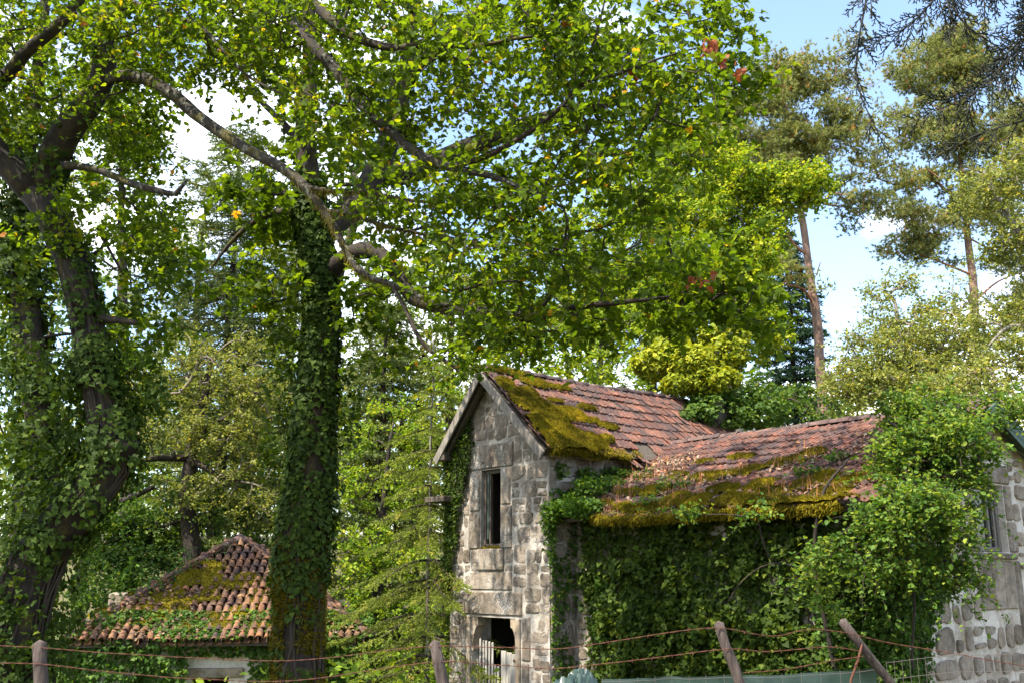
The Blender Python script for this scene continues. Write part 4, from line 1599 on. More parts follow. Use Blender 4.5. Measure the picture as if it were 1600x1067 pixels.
# dead bunch of rust-red leaves
dl = Bag()
for c, n in ((at(1110, 72, 6.6), 22), (at(1128, 95, 6.6), 12), (at(1152, 108, 6.6), 8), (at(1108, 438, 7.6), 6), (at(1082, 440, 7.6), 6), (at(985, 120, 6.7), 4)):
    Q = blob(rm, c, (.07, .07, .06), n)
    add_leaves(dl, Q, rm.normal(size=Q.shape), rm.normal(size=Q.shape) + [0, 0, -1], .06 * rm.uniform(.6, 1.2, n), 'heart', rm.random(n))
dl.build('dead_leaves', M['dead'], lin)
ib = Bag()
rv = rng_(6)
ivl = thing('ivy', 'ivy smothering the crooked trunk of the leftmost linden', 'ivy', (trunkL[0, 0], trunkL[0, 1], -.6))
ivy_trunk(rv, trunkL, trunkR, 12000, .052, ib, lo=.0, hi=.72, thr=.43, lift=.10, shag=.22)
ivy_trunk(rv, trunkL, trunkR, 1500, .062, ib, lo=.66, hi=.98, thr=.52, lift=.06, shag=.1)
ivy_trunk(rv, PL((58, 300, 9), (76, 265, 9), (98, 212, 8.9), (130, 170, 8.8)), [.16, .15, .14, .13], 380, .07, ib, thr=.48)
for c, r, n in ((at(50, 620, 8.8), (.36, .4, .7), 600), (at(20, 760, 8.8), (.34, .4, .45), 450), (at(210, 560, 9.2), (.35, .3, .6), 500), (at(215, 640, 9.2), (.35, .3, .4), 350), (at(30, 480, 8.8), (.3, .3, .6), 450), (at(240, 450, 9.3), (.45, .3, .45), 420), (at(40, 960, 9.0), (.3, .3, .7), 700)):
    Q = blob(rv, c, r, n)
    Q = Q[fbm(Q * 3.2, 4, 2) > .42]
    add_leaves(ib, Q, rv.normal(size=Q.shape) * .6 + [0, 0, .7], rv.normal(size=Q.shape) + [0, 0, -.7], .058 * rv.uniform(.6, 1.3, len(Q)), 'ivy', rv.beta(2, 2, len(Q)))
ib.build('leaves', M['ivy'], ivl)
sb = Bag()
for k in range(26):
    f = rv.random()
    Pm, Rm = resample(trunkL, trunkR, .1)
    a0 = rv.random() * 6.28
    i = np.arange(int(len(Pm) * .05), int(len(Pm) * rv.uniform(.5, .98)), 2)
    if len(i) < 4:
        continue
    a = a0 + np.cumsum(rv.normal(size=len(i)) * .10)
    Q = Pm[i] + np.stack([np.cos(a), np.sin(a), 0 * a], -1) * (Rm[i] + .012)[:, None]
    sb.add(*tube(Q, np.full(len(Q), rv.uniform(.006, .014)), 4, False))
sb.build('stems', M['vine_stem'], ivl)['kind'] = 'stuff'

# ------------------------------------------------------------------ the maple with the ivy trunk in the middle
t = Tree(202, .2)
tm = PL((462, 1180, 11), (465, 1067, 11), (467, 960, 11), (470, 850, 11), (484, 740, 11), (494, 620, 11), (503, 500, 11), (497, 400, 11), (481, 310, 11), (477, 200, 11), (486, 90, 11), (478, -60, 11), (500, -250, 11))
tr = np.array([.38, .35, .33, .35, .31, .265, .235, .215, .19, .16, .13, .10, .07])
tm = np.vstack([[tm[0, 0], tm[0, 1], -1.2], tm])
tr = np.concatenate([[.5], tr])
map_ = thing('maple_tree', 'tall ivy-wrapped maple trunk with lobed leaves in front of the tiled hut', 'tree', (tm[0, 0], tm[0, 1], -1.2))
tr = tr * .74
t.limb(tm, tr, 'trunk', 'bark_moss', 18, .12)
t.limb(PL((512, 430, 11), (545, 398, 10.8), (590, 394, 10.5), (622, 430, 10.3), (648, 468, 10.1), (700, 482, 10), (760, 488, 9.8), (830, 497, 9.6), (890, 482, 9.4), (960, 474, 9.2), (1040, 465, 9.0)), [.12, .10, .088, .08, .072, .062, .052, .045, .036, .026, .013], 'limb', 'bark_dark', 10)
t.limb(PL((490, 370, 11), (545, 330, 11.4), (590, 265, 11.8), (618, 190, 12), (632, 120, 12), (690, 70, 11.8), (760, 10, 11.6), (830, -70, 11.4)), [.16, .15, .15, .15, .14, .12, .09, .06], 'limb', 'bark_dark', 10)
t.limb(PL((585, 275, 11.8), (650, 268, 12), (705, 243, 12.2), (790, 208, 12.3), (880, 178, 12.4), (960, 158, 12.4), (1050, 130, 12.4)), [.14, .14, .13, .12, .10, .07, .03], 'limb', 'bark_dark', 10)
t.limb(PL((632, 120, 12), (640, 60, 12.1), (650, -20, 12.1), (640, -120, 12)), [.11, .09, .08, .05], 'limb', 'bark_dark', 8)
t.limb(PL((484, 340, 11), (450, 330, 11.2), (400, 345, 11.4), (360, 380, 11.6), (330, 420, 11.7)), [.06, .05, .035, .025, .012], 'limb', 'bark_moss', 8)
t.limb(PL((830, 497, 9.6), (880, 440, 9.6), (940, 410, 9.6), (1000, 380, 9.6)), [.04, .03, .022, .01], 'limb', 'bark_moss', 7)
t.limb(PL((484, 240, 11), (440, 190, 11.1), (400, 150, 11.2), (370, 90, 11.4)), [.05, .04, .03, .012], 'limb', 'bark_dark', 7)
B = []
for u, v, d, ru, rv_, rd, n in ((420, 330, 11.2, 90, 60, .8, 38), (430, 450, 11.0, 60, 50, .5, 19), (560, 460, 10.6, 60, 40, .5, 11), (640, 420, 10.4, 80, 40, .6, 13), (600, 540, 10.8, 40, 30, .5, 4), (400, 60, 11.4, 110, 90, 1, 48),
                                (410, 190, 11.2, 50, 60, .7, 13), (520, 230, 11.3, 60, 70, .8, 14), (580, 60, 12, 90, 80, 1, 20), (740, 60, 11.8, 110, 90, 1, 31), (700, 300, 11.8, 100, 50, .8, 16), (800, 300, 11.6, 130, 60, 1, 24),
                                (900, 60, 11.8, 130, 90, 1, 37), (930, 230, 11.6, 120, 80, 1, 24), (1060, 60, 11.6, 110, 80, 1, 34), (1120, 130, 11.4, 80, 50, .7, 20), (1150, 20, 11.6, 45, 40, .6, 9), (1175, 120, 11.3, 35, 30, .4, 6), (1080, 180, 11.4, 60, 40, .7, 13),
                                (860, 430, 9.8, 140, 60, .8, 20), (1000, 400, 9.6, 120, 70, .8, 21), (1100, 430, 9.4, 90, 60, .7, 16), (1160, 480, 9.3, 60, 40, .5, 14), (1040, 490, 9.4, 120, 30, .6, 16), (900, 510, 9.7, 100, 30, .5, 12), (780, 520, 10, 90, 35, .5, 14),
                                (600, 80, 13.5, 200, 150, 1.3, 31), (760, -150, 11.8, 450, 90, 1.5, 29), (480, -250, 11.5, 250, 90, 1.3, 19), (520, 20, 13.6, 160, 120, 1.1, 14)):
    k = d / 1596
    B.append(blob(t.rng, at(u, v, d), (ru * k, rd, rv_ * k), n, .1))
tips = gaps(np.concatenate(B), GAPS)
t.grow(tips, .06, maxlen=4.5)
t.wood(map_, .0045, .48, 'twig', rmax=.05)
tp, td = t.tips()
lb, wb = Bag(), Bag()
foliage(t.rng, tp, td, 3, 8, .44, .084, 'maple', lb, 1.0, .9, .3, wb, svar=.4)
lb.build('crown', M['maple'], map_)
wb.build('twigs', M['twig'], map_)['kind'] = 'stuff'
iv = thing('ivy', 'ivy covering the straight maple trunk beside the tiled hut', 'ivy', (tm[0, 0], tm[0, 1], -1.2))
ib = Bag()
rv = rng_(7)
ivy_trunk(rv, tm, tr, 13000, .064, ib, lo=.215, hi=.62, thr=.34, lift=.045, shag=.08)
ivy_trunk(rv, tm, tr, 900, .062, ib, lo=.185, hi=.225, thr=.46, lift=.04, shag=.05)
ivy_trunk(rv, tm, tr, 500, .06, ib, lo=.15, hi=.19, thr=.52, lift=.04, shag=.05)
ivy_trunk(rv, tm, tr, 500, .07, ib, lo=.14, hi=.24, thr=.55)
for c, r, n in ((at(440, 560, 11.1), (.2, .3, .6), 220), (at(545, 640, 11), (.15, .3, .5), 180), (at(425, 700, 11), (.15, .3, .4), 140)):
    Q = blob(rv, c, r, n)
    add_leaves(ib, Q, rv.normal(size=Q.shape) * .6 + [0, 0, .7], rv.normal(size=Q.shape) + [0, 0, -.7], .075 * rv.uniform(.6, 1.3, len(Q)), 'ivy', rv.beta(2.5, 2, len(Q)))
ib.build('leaves', M['ivy'], iv)
sb = Bag()
Pm, Rm = resample(tm, tr, .1)
for k in range(22):
    i = np.arange(int(len(Pm) * .05), int(len(Pm) * rv.uniform(.4, .62)), 2)
    a = rv.random() * 6.28 + np.cumsum(rv.normal(size=len(i)) * .12)
    Q = Pm[i] + np.stack([np.cos(a), np.sin(a), 0 * a], -1) * (Rm[i] + .015)[:, None]
    sb.add(*tube(Q, np.full(len(Q), rv.uniform(.007, .018)), 4, False))
sb.build('stems', M['vine_stem'], iv)['kind'] = 'stuff'
# mossy bolls at the foot of the trunk
mb = Bag()
n = 16000
i = rv.integers(int(len(Pm) * .10), int(len(Pm) * .27), n)
a = rv.random(n) * 6.28
Nn = np.stack([np.cos(a), np.sin(a), 0 * a], -1)
Q = Pm[i] + UP * rv.uniform(-.05, .05, n)[:, None]
keep = fbm((Q + Nn * .4) * 3, 5, 3) > .40
Q, Nn, i = Q[keep], Nn[keep], i[keep]
needles(mb, Q + Nn * (Rm[i] * 1.0)[:, None], Nn + rv.normal(size=Q.shape) * .4 - UP * .3, .055 * rv.uniform(.5, 1.5, len(Q)), np.full(len(Q), .02), rv, rv.beta(1.2, 4, len(Q)))
mb.build('trunk_moss', M['moss'], map_)

# ------------------------------------------------------------------ second ivy trunk behind the linden
tb = Tree(303, .2)
p2 = PL((50, 1150, 12), (55, 900, 12), (62, 700, 12), (48, 560, 12), (35, 470, 12), (28, 380, 12), (40, 250, 12), (60, 100, 12), (80, -60, 12))
r2 = np.array([.24, .22, .2, .18, .16, .14, .12, .09, .05])
p2 = np.vstack([[p2[0, 0], p2[0, 1], -1.5], p2])
r2 = np.concatenate([[.28], r2])
sec = thing('linden_tree', 'thinner ivy-covered linden standing behind the crooked trunk at the left edge', 'tree', (p2[0, 0], p2[0, 1], -1.5))
tb.limb(p2, r2, 'trunk', 'bark_dark', 12)
B = []
for u, v, d, ru, rv_, rd, n in ((60, 120, 12, 160, 120, 1.2, 70), (200, 180, 12.3, 70, 80, 1.0, 36), (150, 330, 12.3, 110, 70, .9, 40), (20, 420, 12, 70, 80, .9, 30), (230, 60, 12.2, 100, 80, 1, 40), (250, 420, 12.6, 70, 60, .7, 30), (210, 520, 12.6, 60, 60, .6, 20), (100, -120, 12, 260, 100, 1.2, 60), (-60, 250, 12, 80, 160, 1, 40)):
    k = d / 1596
    B.append(blob(tb.rng, at(u, v, d), (ru * k, rd, rv_ * k), n, .1))
tb.grow(gaps(np.concatenate(B), GAPS + [(290, 270, 70, 50)]), .05, maxlen=4)
tb.wood(sec, .004, .48, 'twig', rmax=.04)
tp, td = tb.tips()
lb = Bag()
foliage(tb.rng, tp, td, 4, 5, .36, .08, 'heart', lb, 1.0, .8, .3)
lb.build('crown', M['linden'], sec)
iv2 = thing('ivy', 'ivy hanging thickly on the thinner trunk at the left edge', 'ivy', (p2[0, 0], p2[0, 1], -1.5))
ib = Bag()
rv = rng_(8)
ivy_trunk(rv, p2, r2, 7000, .085, ib, lo=.05, hi=.8, thr=.33, lift=.15, shag=.35)
ib.build('leaves', M['ivy'], iv2)

# ------------------------------------------------------------------ creepers and plants on the house
rv = rng_(41)
iv = thing('ivy', 'dense dark ivy curtain covering the shaded front wall of the low wing', 'ivy', hf(WA, 4.4, GZ))
b = Bag()


def wing_shape(x, z):
    # thins out over the stones next to the gable and towards the far corner
    edge = 1.55 + .55 * (fbm(np.stack([z * 1.3, 0 * z, 0 * z], -1), 4, 2))
    return x > edge


patch(rv, fW, 1.5, 7.05, GZ, 2.42, 20000, .078, b, .22, (.03, .22), 3, shape=wing_shape)
patch(rv, fW, 2.7, 7.1, -.6, 1.75, 13000, .085, b, .46, (.12, .42), 7, shape=wing_shape, clump=1.1)
for k in range(120):
    x0_, z0_ = rv.uniform(2.3, 7.1), rv.uniform(-.9, 2.2)
    out_ = rv.uniform(.1, .4) * (1.15 - .3 * z0_)
    c = fW(x0_, max(out_, .08), z0_)
    n = int(rv.uniform(50, 150))
    Q = blob(rv, c, rv.uniform(.10, .30, 3), n)
    add_leaves(b, Q, rv.normal(size=Q.shape) * .5 - HA * .5 + [0, 0, .7], rv.normal(size=Q.shape) + [0, 0, -.6] - HA * .4, rv.uniform(.06, .10) * rv.uniform(.6, 1.3, n), 'ivy', np.clip(rv.beta(2, 2, n) + rv.normal() * .15, 0, 1))
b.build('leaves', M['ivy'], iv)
sb = Bag()
for k in range(46):
    x0 = rv.uniform(1.9, 6.9)
    z = np.linspace(GZ, rv.uniform(.6, 2.3), 12)
    x = x0 + np.cumsum(rv.normal(size=12) * .06)
    sb.add(*tube(np.array([fW(a, .03, c) for a, c in zip(x, z)]), np.full(12, rv.uniform(.006, .016)), 4, False))
sb.build('stems', M['twig'], iv)['kind'] = 'stuff'

iv = thing('ivy', 'ivy hanging down the left edge of the tall stone gable', 'ivy', hf(0, BL, GZ))
b = Bag()
fS = lambda a, o, z: hf(a, BL - o, z)
patch(rv, fS, -.05, 2.4, .2, 3.5, 6500, .06, b, .30, (.03, .20), 5)
gl = lambda x, z: x < -1.05 + .62 * np.clip((z - 1.55) / 2.2, 0, 1) + .12 * (fbm(np.stack([z * 2.5, 0 * z, 0 * z], -1), 6, 2) - .5)
patch(rv, fA, -1.25, -.45, 1.25, 4.3, 5200, .052, b, .22, (.05, .14), 9, shape=lambda x, z: gl(x, z) & (z < 5.0 + 1.12 * x - .10))
b.build('leaves', M['ivy'], iv)

iv = thing('ivy', 'ivy climbing the corner between the tall gable and the wing', 'ivy', hf(.3, BR, GZ))
b = Bag()
patch(rv, fB, .0, .58, -.6, 2.9, 1800, .06, b, .50, (.03, .12), 12)
patch(rv, fW, 1.5, 2.4, -.9, 1.6, 1300, .07, b, .50, (.05, .25), 13)
for c, r, n in ((hf(.25, 1.75, 2.62), (.30, .3, .20), 700), (hf(.15, 2.15, 2.55), (.38, .32, .18), 800), (hf(-.05, 1.55, 2.45), (.18, .2, .28), 420), (hf(.5, 1.85, 2.92), (.3, .3, .18), 420), (hf(-.05, 1.55, 2.0), (.10, .12, .35), 160), (hf(.9, 1.9, 3.0), (.3, .3, .12), 260), (hf(.75, 1.58, 3.12), (.22, .12, .16), 260), (hf(1.35, 1.62, 3.2), (.3, .14, .12), 320), (hf(1.85, 1.66, 3.25), (.25, .14, .10), 240), (hf(.2, 1.52, 3.2), (.15, .06, .15), 110)):
    Q = blob(rv, c, r, n)
    add_leaves(b, Q, rv.normal(size=Q.shape) * .55 + [0, 0, .8], rv.normal(size=Q.shape) + [0, 0, -.5], .062 * rv.uniform(.6, 1.3, n), 'ivy', rv.beta(2.4, 2, n))
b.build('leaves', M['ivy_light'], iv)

# arching climber over the right end of the wing
t = Tree(404, .14)
g0 = hf(-.05, 6.3, GZ)
cl = thing('climbing_shrub', 'large sunlit climbing shrub sprawling over the right end of the wing roof', 'shrub', g0)
t.limb(np.array([g0, hf(.15, 6.35, .3), hf(.1, 6.2, 1.6), hf(.2, 6.3, 2.5), hf(.7, 6.4, 3.0)]), [.035, .03, .025, .02, .012], 'stem', 'bark_dark', 7)
t.limb(np.array([hf(.1, 6.2, 1.6), hf(-.1, 6.7, 2.0), hf(-.1, 7.2, 2.3), hf(.3, 7.5, 2.4)]), [.018, .015, .012, .006], 'stem', 'bark_dark', 6)
t.limb(np.array([hf(.1, 6.2, 1.6), hf(-.2, 5.8, 1.7), hf(-.4, 5.5, 1.5), hf(-.5, 5.3, 1.2)]), [.014, .012, .01, .006], 'stem', 'bark_dark', 6)
B = []
for u, v, d, r, n in ((1400, 640, 12.8, (.25, .4, .22), 36), (1440, 700, 12.3, (.42, .5, .40), 110), (1395, 720, 12.2, (.22, .3, .35), 50), (1500, 700, 12.0, (.32, .5, .42), 90), (1440, 790, 11.6, (.45, .4, .35), 120), (1385, 820, 11.5, (.30, .3, .28), 60),
                      (1485, 820, 11.8, (.33, .35, .35), 52), (1450, 890, 11.7, (.45, .3, .22), 52), (1380, 880, 11.6, (.35, .3, .2), 34), (1300, 860, 11.8, (.3, .25, .2), 18), (1515, 890, 11.6, (.16, .2, .2), 12), (1515, 760, 12.0, (.18, .3, .33), 22), (1470, 640, 13.0, (.35, .4, .2), 34),
                      (1560, 640, 12.8, (.3, .4, .2), 26), (1270, 900, 11.8, (.25, .2, .15), 10), (1290, 950, 11.7, (.2, .2, .15), 9), (1180, 800, 12.4, (.14, .1, .08), 7), (1080, 800, 12.8, (.14, .1, .07), 6)):
    B.append(blob(t.rng, at(u, v, d), r, n, .2))
t.grow(np.concatenate(B), .1, maxlen=2.5)
t.wood(cl, .0028, .45, 'twig', rmax=.02)
tp, td = t.tips()
lb, wb = Bag(), Bag()
foliage(t.rng, tp, td, 4, 7, .24, .055, 'oval', lb, 1.0, .8, .25, wb, tw=.0018, rnd_shift=.2)
# long uneven shoots breaking the outline and hanging over the eave
ns = 230
k_ = t.rng.integers(0, len(tp), ns)
mid = tp.mean(0)
for i in k_:
    d_ = unit(unit(tp[i] - mid) * .8 + t.rng.normal(size=3) * .6 + np.array([0, -.2, .1]))
    L_ = t.rng.uniform(.25, .7)
    q = np.linspace(0, 1, 9)[:, None]
    Pq = tp[i] + d_ * L_ * q - UP * (.35 * L_ * q ** 2)
    wb.add(*tube(Pq, np.linspace(.004, .0015, 9), 3, False))
    m_ = int(L_ * 34)
    u_ = t.rng.random(m_)
    Q = tp[i] + d_ * L_ * u_[:, None] - UP * (.35 * L_ * u_ ** 2)[:, None] + t.rng.normal(size=(m_, 3)) * .02
    add_leaves(lb, Q, t.rng.normal(size=Q.shape) * .55 + [0, 0, .8], t.rng.normal(size=Q.shape) * .7 + d_, .06 * t.rng.uniform(.5, 1.3, m_), 'oval', np.clip(t.rng.beta(2.4, 2, m_) + .1, 0, 1))
lb.build('crown', M['ivy_light'], cl)
wb.build('twigs', M['twig'], cl)['kind'] = 'stuff'
# mat of small ivy below it on the corner
iv = thing('ivy', 'matted yellowish ivy on the wing corner beside the bare stones', 'ivy', hf(WA, WB1, GZ))
b = Bag()
patch(rv, fG, WA - .15, 1.75, .1, 1.9, 5200, .055, b, .2, (.03, .16), 21, shape=lambda x, z: (x < .95 + (z - .35) * .55 + .25 * (fbm(np.stack([x * 3, z * 3, 0 * x], -1), 3, 2) - .5)))
patch(rv, fW, 6.0, 7.08, .0, 1.9, 3600, .055, b, .2, (.1, .32), 22)
b.build('leaves', M['ivy_light'], iv)
# bush of ivy round the chimney and over the back of the ridge
for lab, mt, kind_, size, lst in (
        ('yellow sunlit ivy smothering the chimney behind the ridge', 'yellow', 'ivy', .10,
         ((1030, 565, 20.6, (.55, .5, .35), 1500), (1085, 570, 20.3, (.60, .5, .38), 2200), (1135, 555, 20.6, (.40, .5, .38), 1300), (1110, 595, 20.2, (.6, .5, .3), 1500), (1010, 560, 21.0, (.3, .4, .3), 600), (1060, 600, 20.2, (.35, .4, .2), 600), (1150, 530, 21.2, (.3, .4, .25), 600), (1050, 540, 20.8, (.35, .4, .25), 800), (1120, 525, 21.0, (.35, .4, .2), 700))),
        ('dark green ivy mound spilling over the far end of the tall roof', 'midgreen', 'ivy', .085,
         ((1120, 645, 20.0, (.60, .5, .35), 1500), (1190, 645, 20.2, (.55, .5, .32), 1300), (1090, 640, 20.0, (.35, .4, .30), 800), (1150, 620, 20.4, (.6, .5, .25), 900), (1070, 655, 19.8, (.2, .3, .2), 300)))):
    p = at(lst[0][0], lst[0][1], lst[0][2])
    o = thing('ivy', lab, 'ivy', p)
    b = Bag()
    for u, v, d, r, n in lst:
        Q = blob(rv, at(u, v, d), np.array(r) * 1.12, int(n * 1.25), .45)
        Q = Q[fbm(Q * 2.6, 6, 3) > .36 + .25 * np.clip(np.linalg.norm((Q - at(u, v, d)) / np.array(r), axis=1) - .8, 0, 1)]
        n = len(Q)
        nn = unit(Q - at(u, v, d))
        add_leaves(b, Q, rv.normal(size=Q.shape) * .5 + nn * .5 + [0, 0, .6], rv.normal(size=Q.shape) + [0, 0, -.5], size * rv.uniform(.6, 1.3, n), kind_, rv.beta(2.2, 2.2, n))
    b.build('leaves', M[mt], o)

# ------------------------------------------------------------------ moss cushions on the roofs
def px_on(fr0, dv, tv, nv, u, v):
    """(t, s) on a roof plane for a photograph pixel"""
    r = ray(u, v)
    k = np.dot(fr0 - CAM, nv) / np.dot(r, nv)
    q = CAM + r * k - fr0
    return np.dot(q, tv), np.dot(q, dv)


def moss_sheet(rng, fr, t0, t1, s0, s1, lumps, bag, step=.035, amp=.10, seed=0, blades=26000, bl=.035, warp=None, lift=.045):
    tt, ss = np.arange(t0, t1, step), np.arange(s0, s1, step)
    Tg, Sg = np.meshgrid(tt, ss)
    H = np.full(Tg.shape, -.06)
    q = np.stack([Tg.ravel(), Sg.ravel(), 0 * Tg.ravel()], -1)
    wob = (fbm(q * 5, seed, 3).reshape(Tg.shape) - .5)
    for t, s, rt_, rs_, h in lumps:
        d2 = ((Tg - t) / rt_) ** 2 + ((Sg - s) / rs_) ** 2 + wob * 1.7
        H = np.where(d2 < 1.05, np.maximum(H, h * np.sqrt(np.clip(1.05 - d2, 0, 1)) - .012), H)
    H = H + (fbm(q * 16, seed + 2, 2).reshape(Tg.shape) - .5) * .035
    if warp is not None:
        H = H + np.vectorize(warp)(Tg, Sg) * 1.0
        base = np.vectorize(warp)(Tg, Sg)
    else:
        base = 0
    ok = (H - base) > -.03
    Hn = H + lift
    W = np.array([fr(a, c, h) for a, c, h in zip(Tg.ravel(), Sg.ravel(), Hn.ravel())])
    ny_, nx_ = Tg.shape
    ii = (np.arange(ny_ - 1)[:, None] * nx_ + np.arange(nx_ - 1)[None]).ravel()
    F = np.stack([ii, ii + 1, ii + nx_ + 1, ii + nx_], -1)
    F = F[ok.ravel()[F].all(1)]
    tone = fbm(W[F[:, 0]] * 2.6, seed + 7, 3)
    bag.add(W, F, np.clip((tone - .25) * 1.3, 0, 1))
    # short moss stalks
    cells = F[rng.integers(0, len(F), blades)]
    w = rng.dirichlet(np.ones(4), blades)
    Q = (W[cells] * w[..., None]).sum(1)
    nv = unit(fr(0, 0, 1) - fr(0, 0, 0))
    R = np.clip((fbm(Q * 2.6, seed + 7, 3) - .25) * 1.3 + rng.normal(size=blades) * .18, 0, 1)
    needles(bag, Q - nv * .006, nv + rng.normal(size=Q.shape) * .55 + UP * .2, bl * rng.uniform(.5, 1.3, blades), np.full(blades, .012), rng, R)


rmz = rng_(51)
lumps = []
for u, v, rt_, rs_, h in ((775, 578, 0.27, 0.18, 0.065), (800, 585, 0.37, 0.20, 0.065), (790, 605, 0.30, 0.20, 0.075), (835, 603, 0.43, 0.16, 0.065), (865, 608, 0.37, 0.12, 0.060), (815, 620, 0.43, 0.25, 0.085), (835, 640, 0.49, 0.28, 0.095), (860, 655, 0.49, 0.25, 0.095), (840, 668, 0.39, 0.25, 0.105), (870, 680, 0.49, 0.28, 0.115),
                          (900, 690, 0.49, 0.25, 0.115), (925, 700, 0.39, 0.22, 0.125), (905, 705, 0.49, 0.18, 0.125), (880, 700, 0.43, 0.25, 0.115), (890, 650, 0.37, 0.16, 0.075), (915, 660, 0.37, 0.15, 0.065), (945, 690, 0.24, 0.15, 0.095), (850, 690, 0.30, 0.20, 0.105), (915, 640, 0.30, 0.12, 0.065), (862, 630, 0.24, 0.12, 0.065), (945, 668, 0.37, 0.12, 0.055)):
    tq, sq = px_on(rR(0, 0), dR, HA, nR, u, v)
    lumps.append((tq, sq, rt_, rs_, h))
b = Bag()
moss_sheet(rmz, rR, T0, 3.2, 0, LEN_R + .12, lumps, b, .03, .1, 3, 34000, .035, warpT)
n = 6000
tq = rmz.uniform(-.15, 1.95, n)
Q = np.array([rR(a, LEN_R + .03 + rmz.uniform(-.14, .07), rmz.uniform(-.07, .10) + warpT(a, LEN_R)) for a in tq])
Q = Q[fbm(Q * 3, 6, 2) > .42]
needles(b, Q, np.array(dR) + rmz.normal(size=Q.shape) * .5 - UP * .4, .055 * rmz.uniform(.4, 1.4, len(Q)), np.full(len(Q), .015), rmz, rmz.beta(1.6, 2.6, len(Q)))
o = b.build('moss', M['moss'])
tag(o, 'thick golden-green moss cushions on the tall roof beside the gable', 'moss', kind='stuff')
lumps = []
for k in range(22):
    u = 950 + k * 17.5
    v = 793 + 5 * math.sin(k * .7) + (8 if 1100 < u < 1230 else 0) - (8 if u > 1280 else 0)
    lumps.append((*px_on(rW(0, 0), dW, HB, nW, u, min(v, 806)), .22, .17, .10))
for u, v, rt_, rs_, h in ((985, 775, .35, .2, .07), (1020, 770, .3, .2, .07), (1060, 778, .35, .2, .09), (1110, 745, .4, .22, .06), (1130, 765, .35, .2, .07), (1170, 735, .3, .2, .05), (1190, 760, .3, .2, .07), (1230, 725, .35, .22, .06), (1215, 770, .35, .2, .08), (1275, 712, .25, .2, .07), (1260, 760, .3, .2, .06),
                          (1090, 785, .4, .22, .1), (1150, 785, .4, .22, .1), (1200, 790, .4, .25, .12), (1290, 745, .25, .2, .04), (1060, 745, .25, .15, .04), (1010, 750, .2, .12, .04), (1245, 790, .35, .2, .09), (1300, 770, .3, .2, .06), (1330, 750, .3, .2, .04), (1160, 715, .3, .12, .04), (1100, 725, .3, .12, .03)):
    tq, sq = px_on(rW(0, 0), dW, HB, nW, u, v)
    lumps.append((tq, sq, rt_, rs_, h))
b = Bag()
moss_sheet(rmz, rW, 1.8, W1, .6, LEN_W + .10, lumps, b, .035, .1, 8, 42000, .04, warpW)
# overhanging lip of moss along the eave
n = 9000
tq = rmz.uniform(2.3, 6.6, n)
Q = np.array([rW(a, LEN_W + .08 + rmz.uniform(-.12, .06), rmz.uniform(-.06, .09) + warpW(a, LEN_W)) for a in tq])
needles(b, Q, np.array(dW) + rmz.normal(size=Q.shape) * .5 - UP * .5, .06 * rmz.uniform(.4, 1.4, n), np.full(n, .016), rmz, rmz.beta(1.6, 2.6, n))
o = b.build('moss', M['moss'])
tag(o, 'lumpy golden-green moss along the eave and slope of the wing roof', 'moss', kind='stuff')
# litter of dead leaves and twigs on the wing roof, rusty stalks
b = Bag()
n = 5200
tq, sq = rmz.uniform(1.8, 6.9, n), rmz.uniform(.9, LEN_W, n)
keep = fbm(np.stack([tq * 1.6, sq * 1.6, 0 * tq], -1), 15, 3) + .10 * (sq / LEN_W) + .16 * (tq < 2.6) > .56
tq, sq = tq[keep], sq[keep]
n = len(tq)
Q = np.array([rW(a, c, .06 + warpW(a, c) + rmz.random() * .03) for a, c in zip(tq, sq)])
add_leaves(b, Q, rmz.normal(size=Q.shape) * .5 + nW, rmz.normal(size=Q.shape), .055 * rmz.uniform(.5, 1.4, n), 'oval', rmz.random(n))
k = rmz.integers(0, n, 420)
D = unit(rmz.normal(size=(420, 3)) - nW * .2)
b.add(*sticks(Q[k] + nW * .01, Q[k] + D * rmz.uniform(.06, .35, (420, 1)) + nW * .03, .003), rnd=.2)
k = rmz.integers(0, n, 300)
needles(b, Q[k], UP + rmz.normal(size=(300, 3)) * .18, rmz.uniform(.10, .26, 300), np.full(300, .012), rmz, np.full(300, 1.0))
o = b.build('leaf_litter', M['litter'])
tag(o, 'dead leaves, twigs and rusty stalks strewn over the wing roof', 'leaf litter', kind='stuff')
# moss on window sill
b = Bag()
n = 700
Q = np.array([fA(x, -o_, 1.985) for x, o_ in zip(rmz.uniform(-.26, .26, n), rmz.uniform(-.04, .18, n))])
needles(b, Q, UP + rmz.normal(size=(n, 3)) * .4, rmz.uniform(.02, .06, n), np.full(n, .02), rmz, rmz.beta(2.5, 1.5, n))
o = b.build('moss', M['moss'])
tag(o, 'small strip of yellow moss on the narrow window sill', 'moss', kind='stuff')
# little plants rooted on the wing roof
for i, (u, v, lab) in enumerate(((1010, 748, 'small leafy weed on the wing roof beside the fallen tiles'), (1060, 762, 'low trailing weed in the moss of the wing roof'), (1265, 745, 'pale green seedling growing high on the wing roof'), (1310, 722, 'bright sprig growing near the ridge side of the wing roof'), (1020, 790, 'weed hanging at the left end of the mossy eave'))):
    tq, sq = px_on(rW(0, 0), dW, HB, nW, u, v)
    p = rW(tq, sq, .05)
    o = thing('weed', lab, 'weed', p, 'weeds rooted on the wing roof')
    b, w_ = Bag(), Bag()
    foliage(rmz, p[None] + rmz.normal(size=(7, 3)) * [.12, .12, .03], np.tile(UP, (7, 1)), 4, 6, .2, .05, 'oval', b, .9, .8, .1, w_)
    b.build('leaves', M['ivy_light'], o)
    w_.build('stems', M['twig'], o)
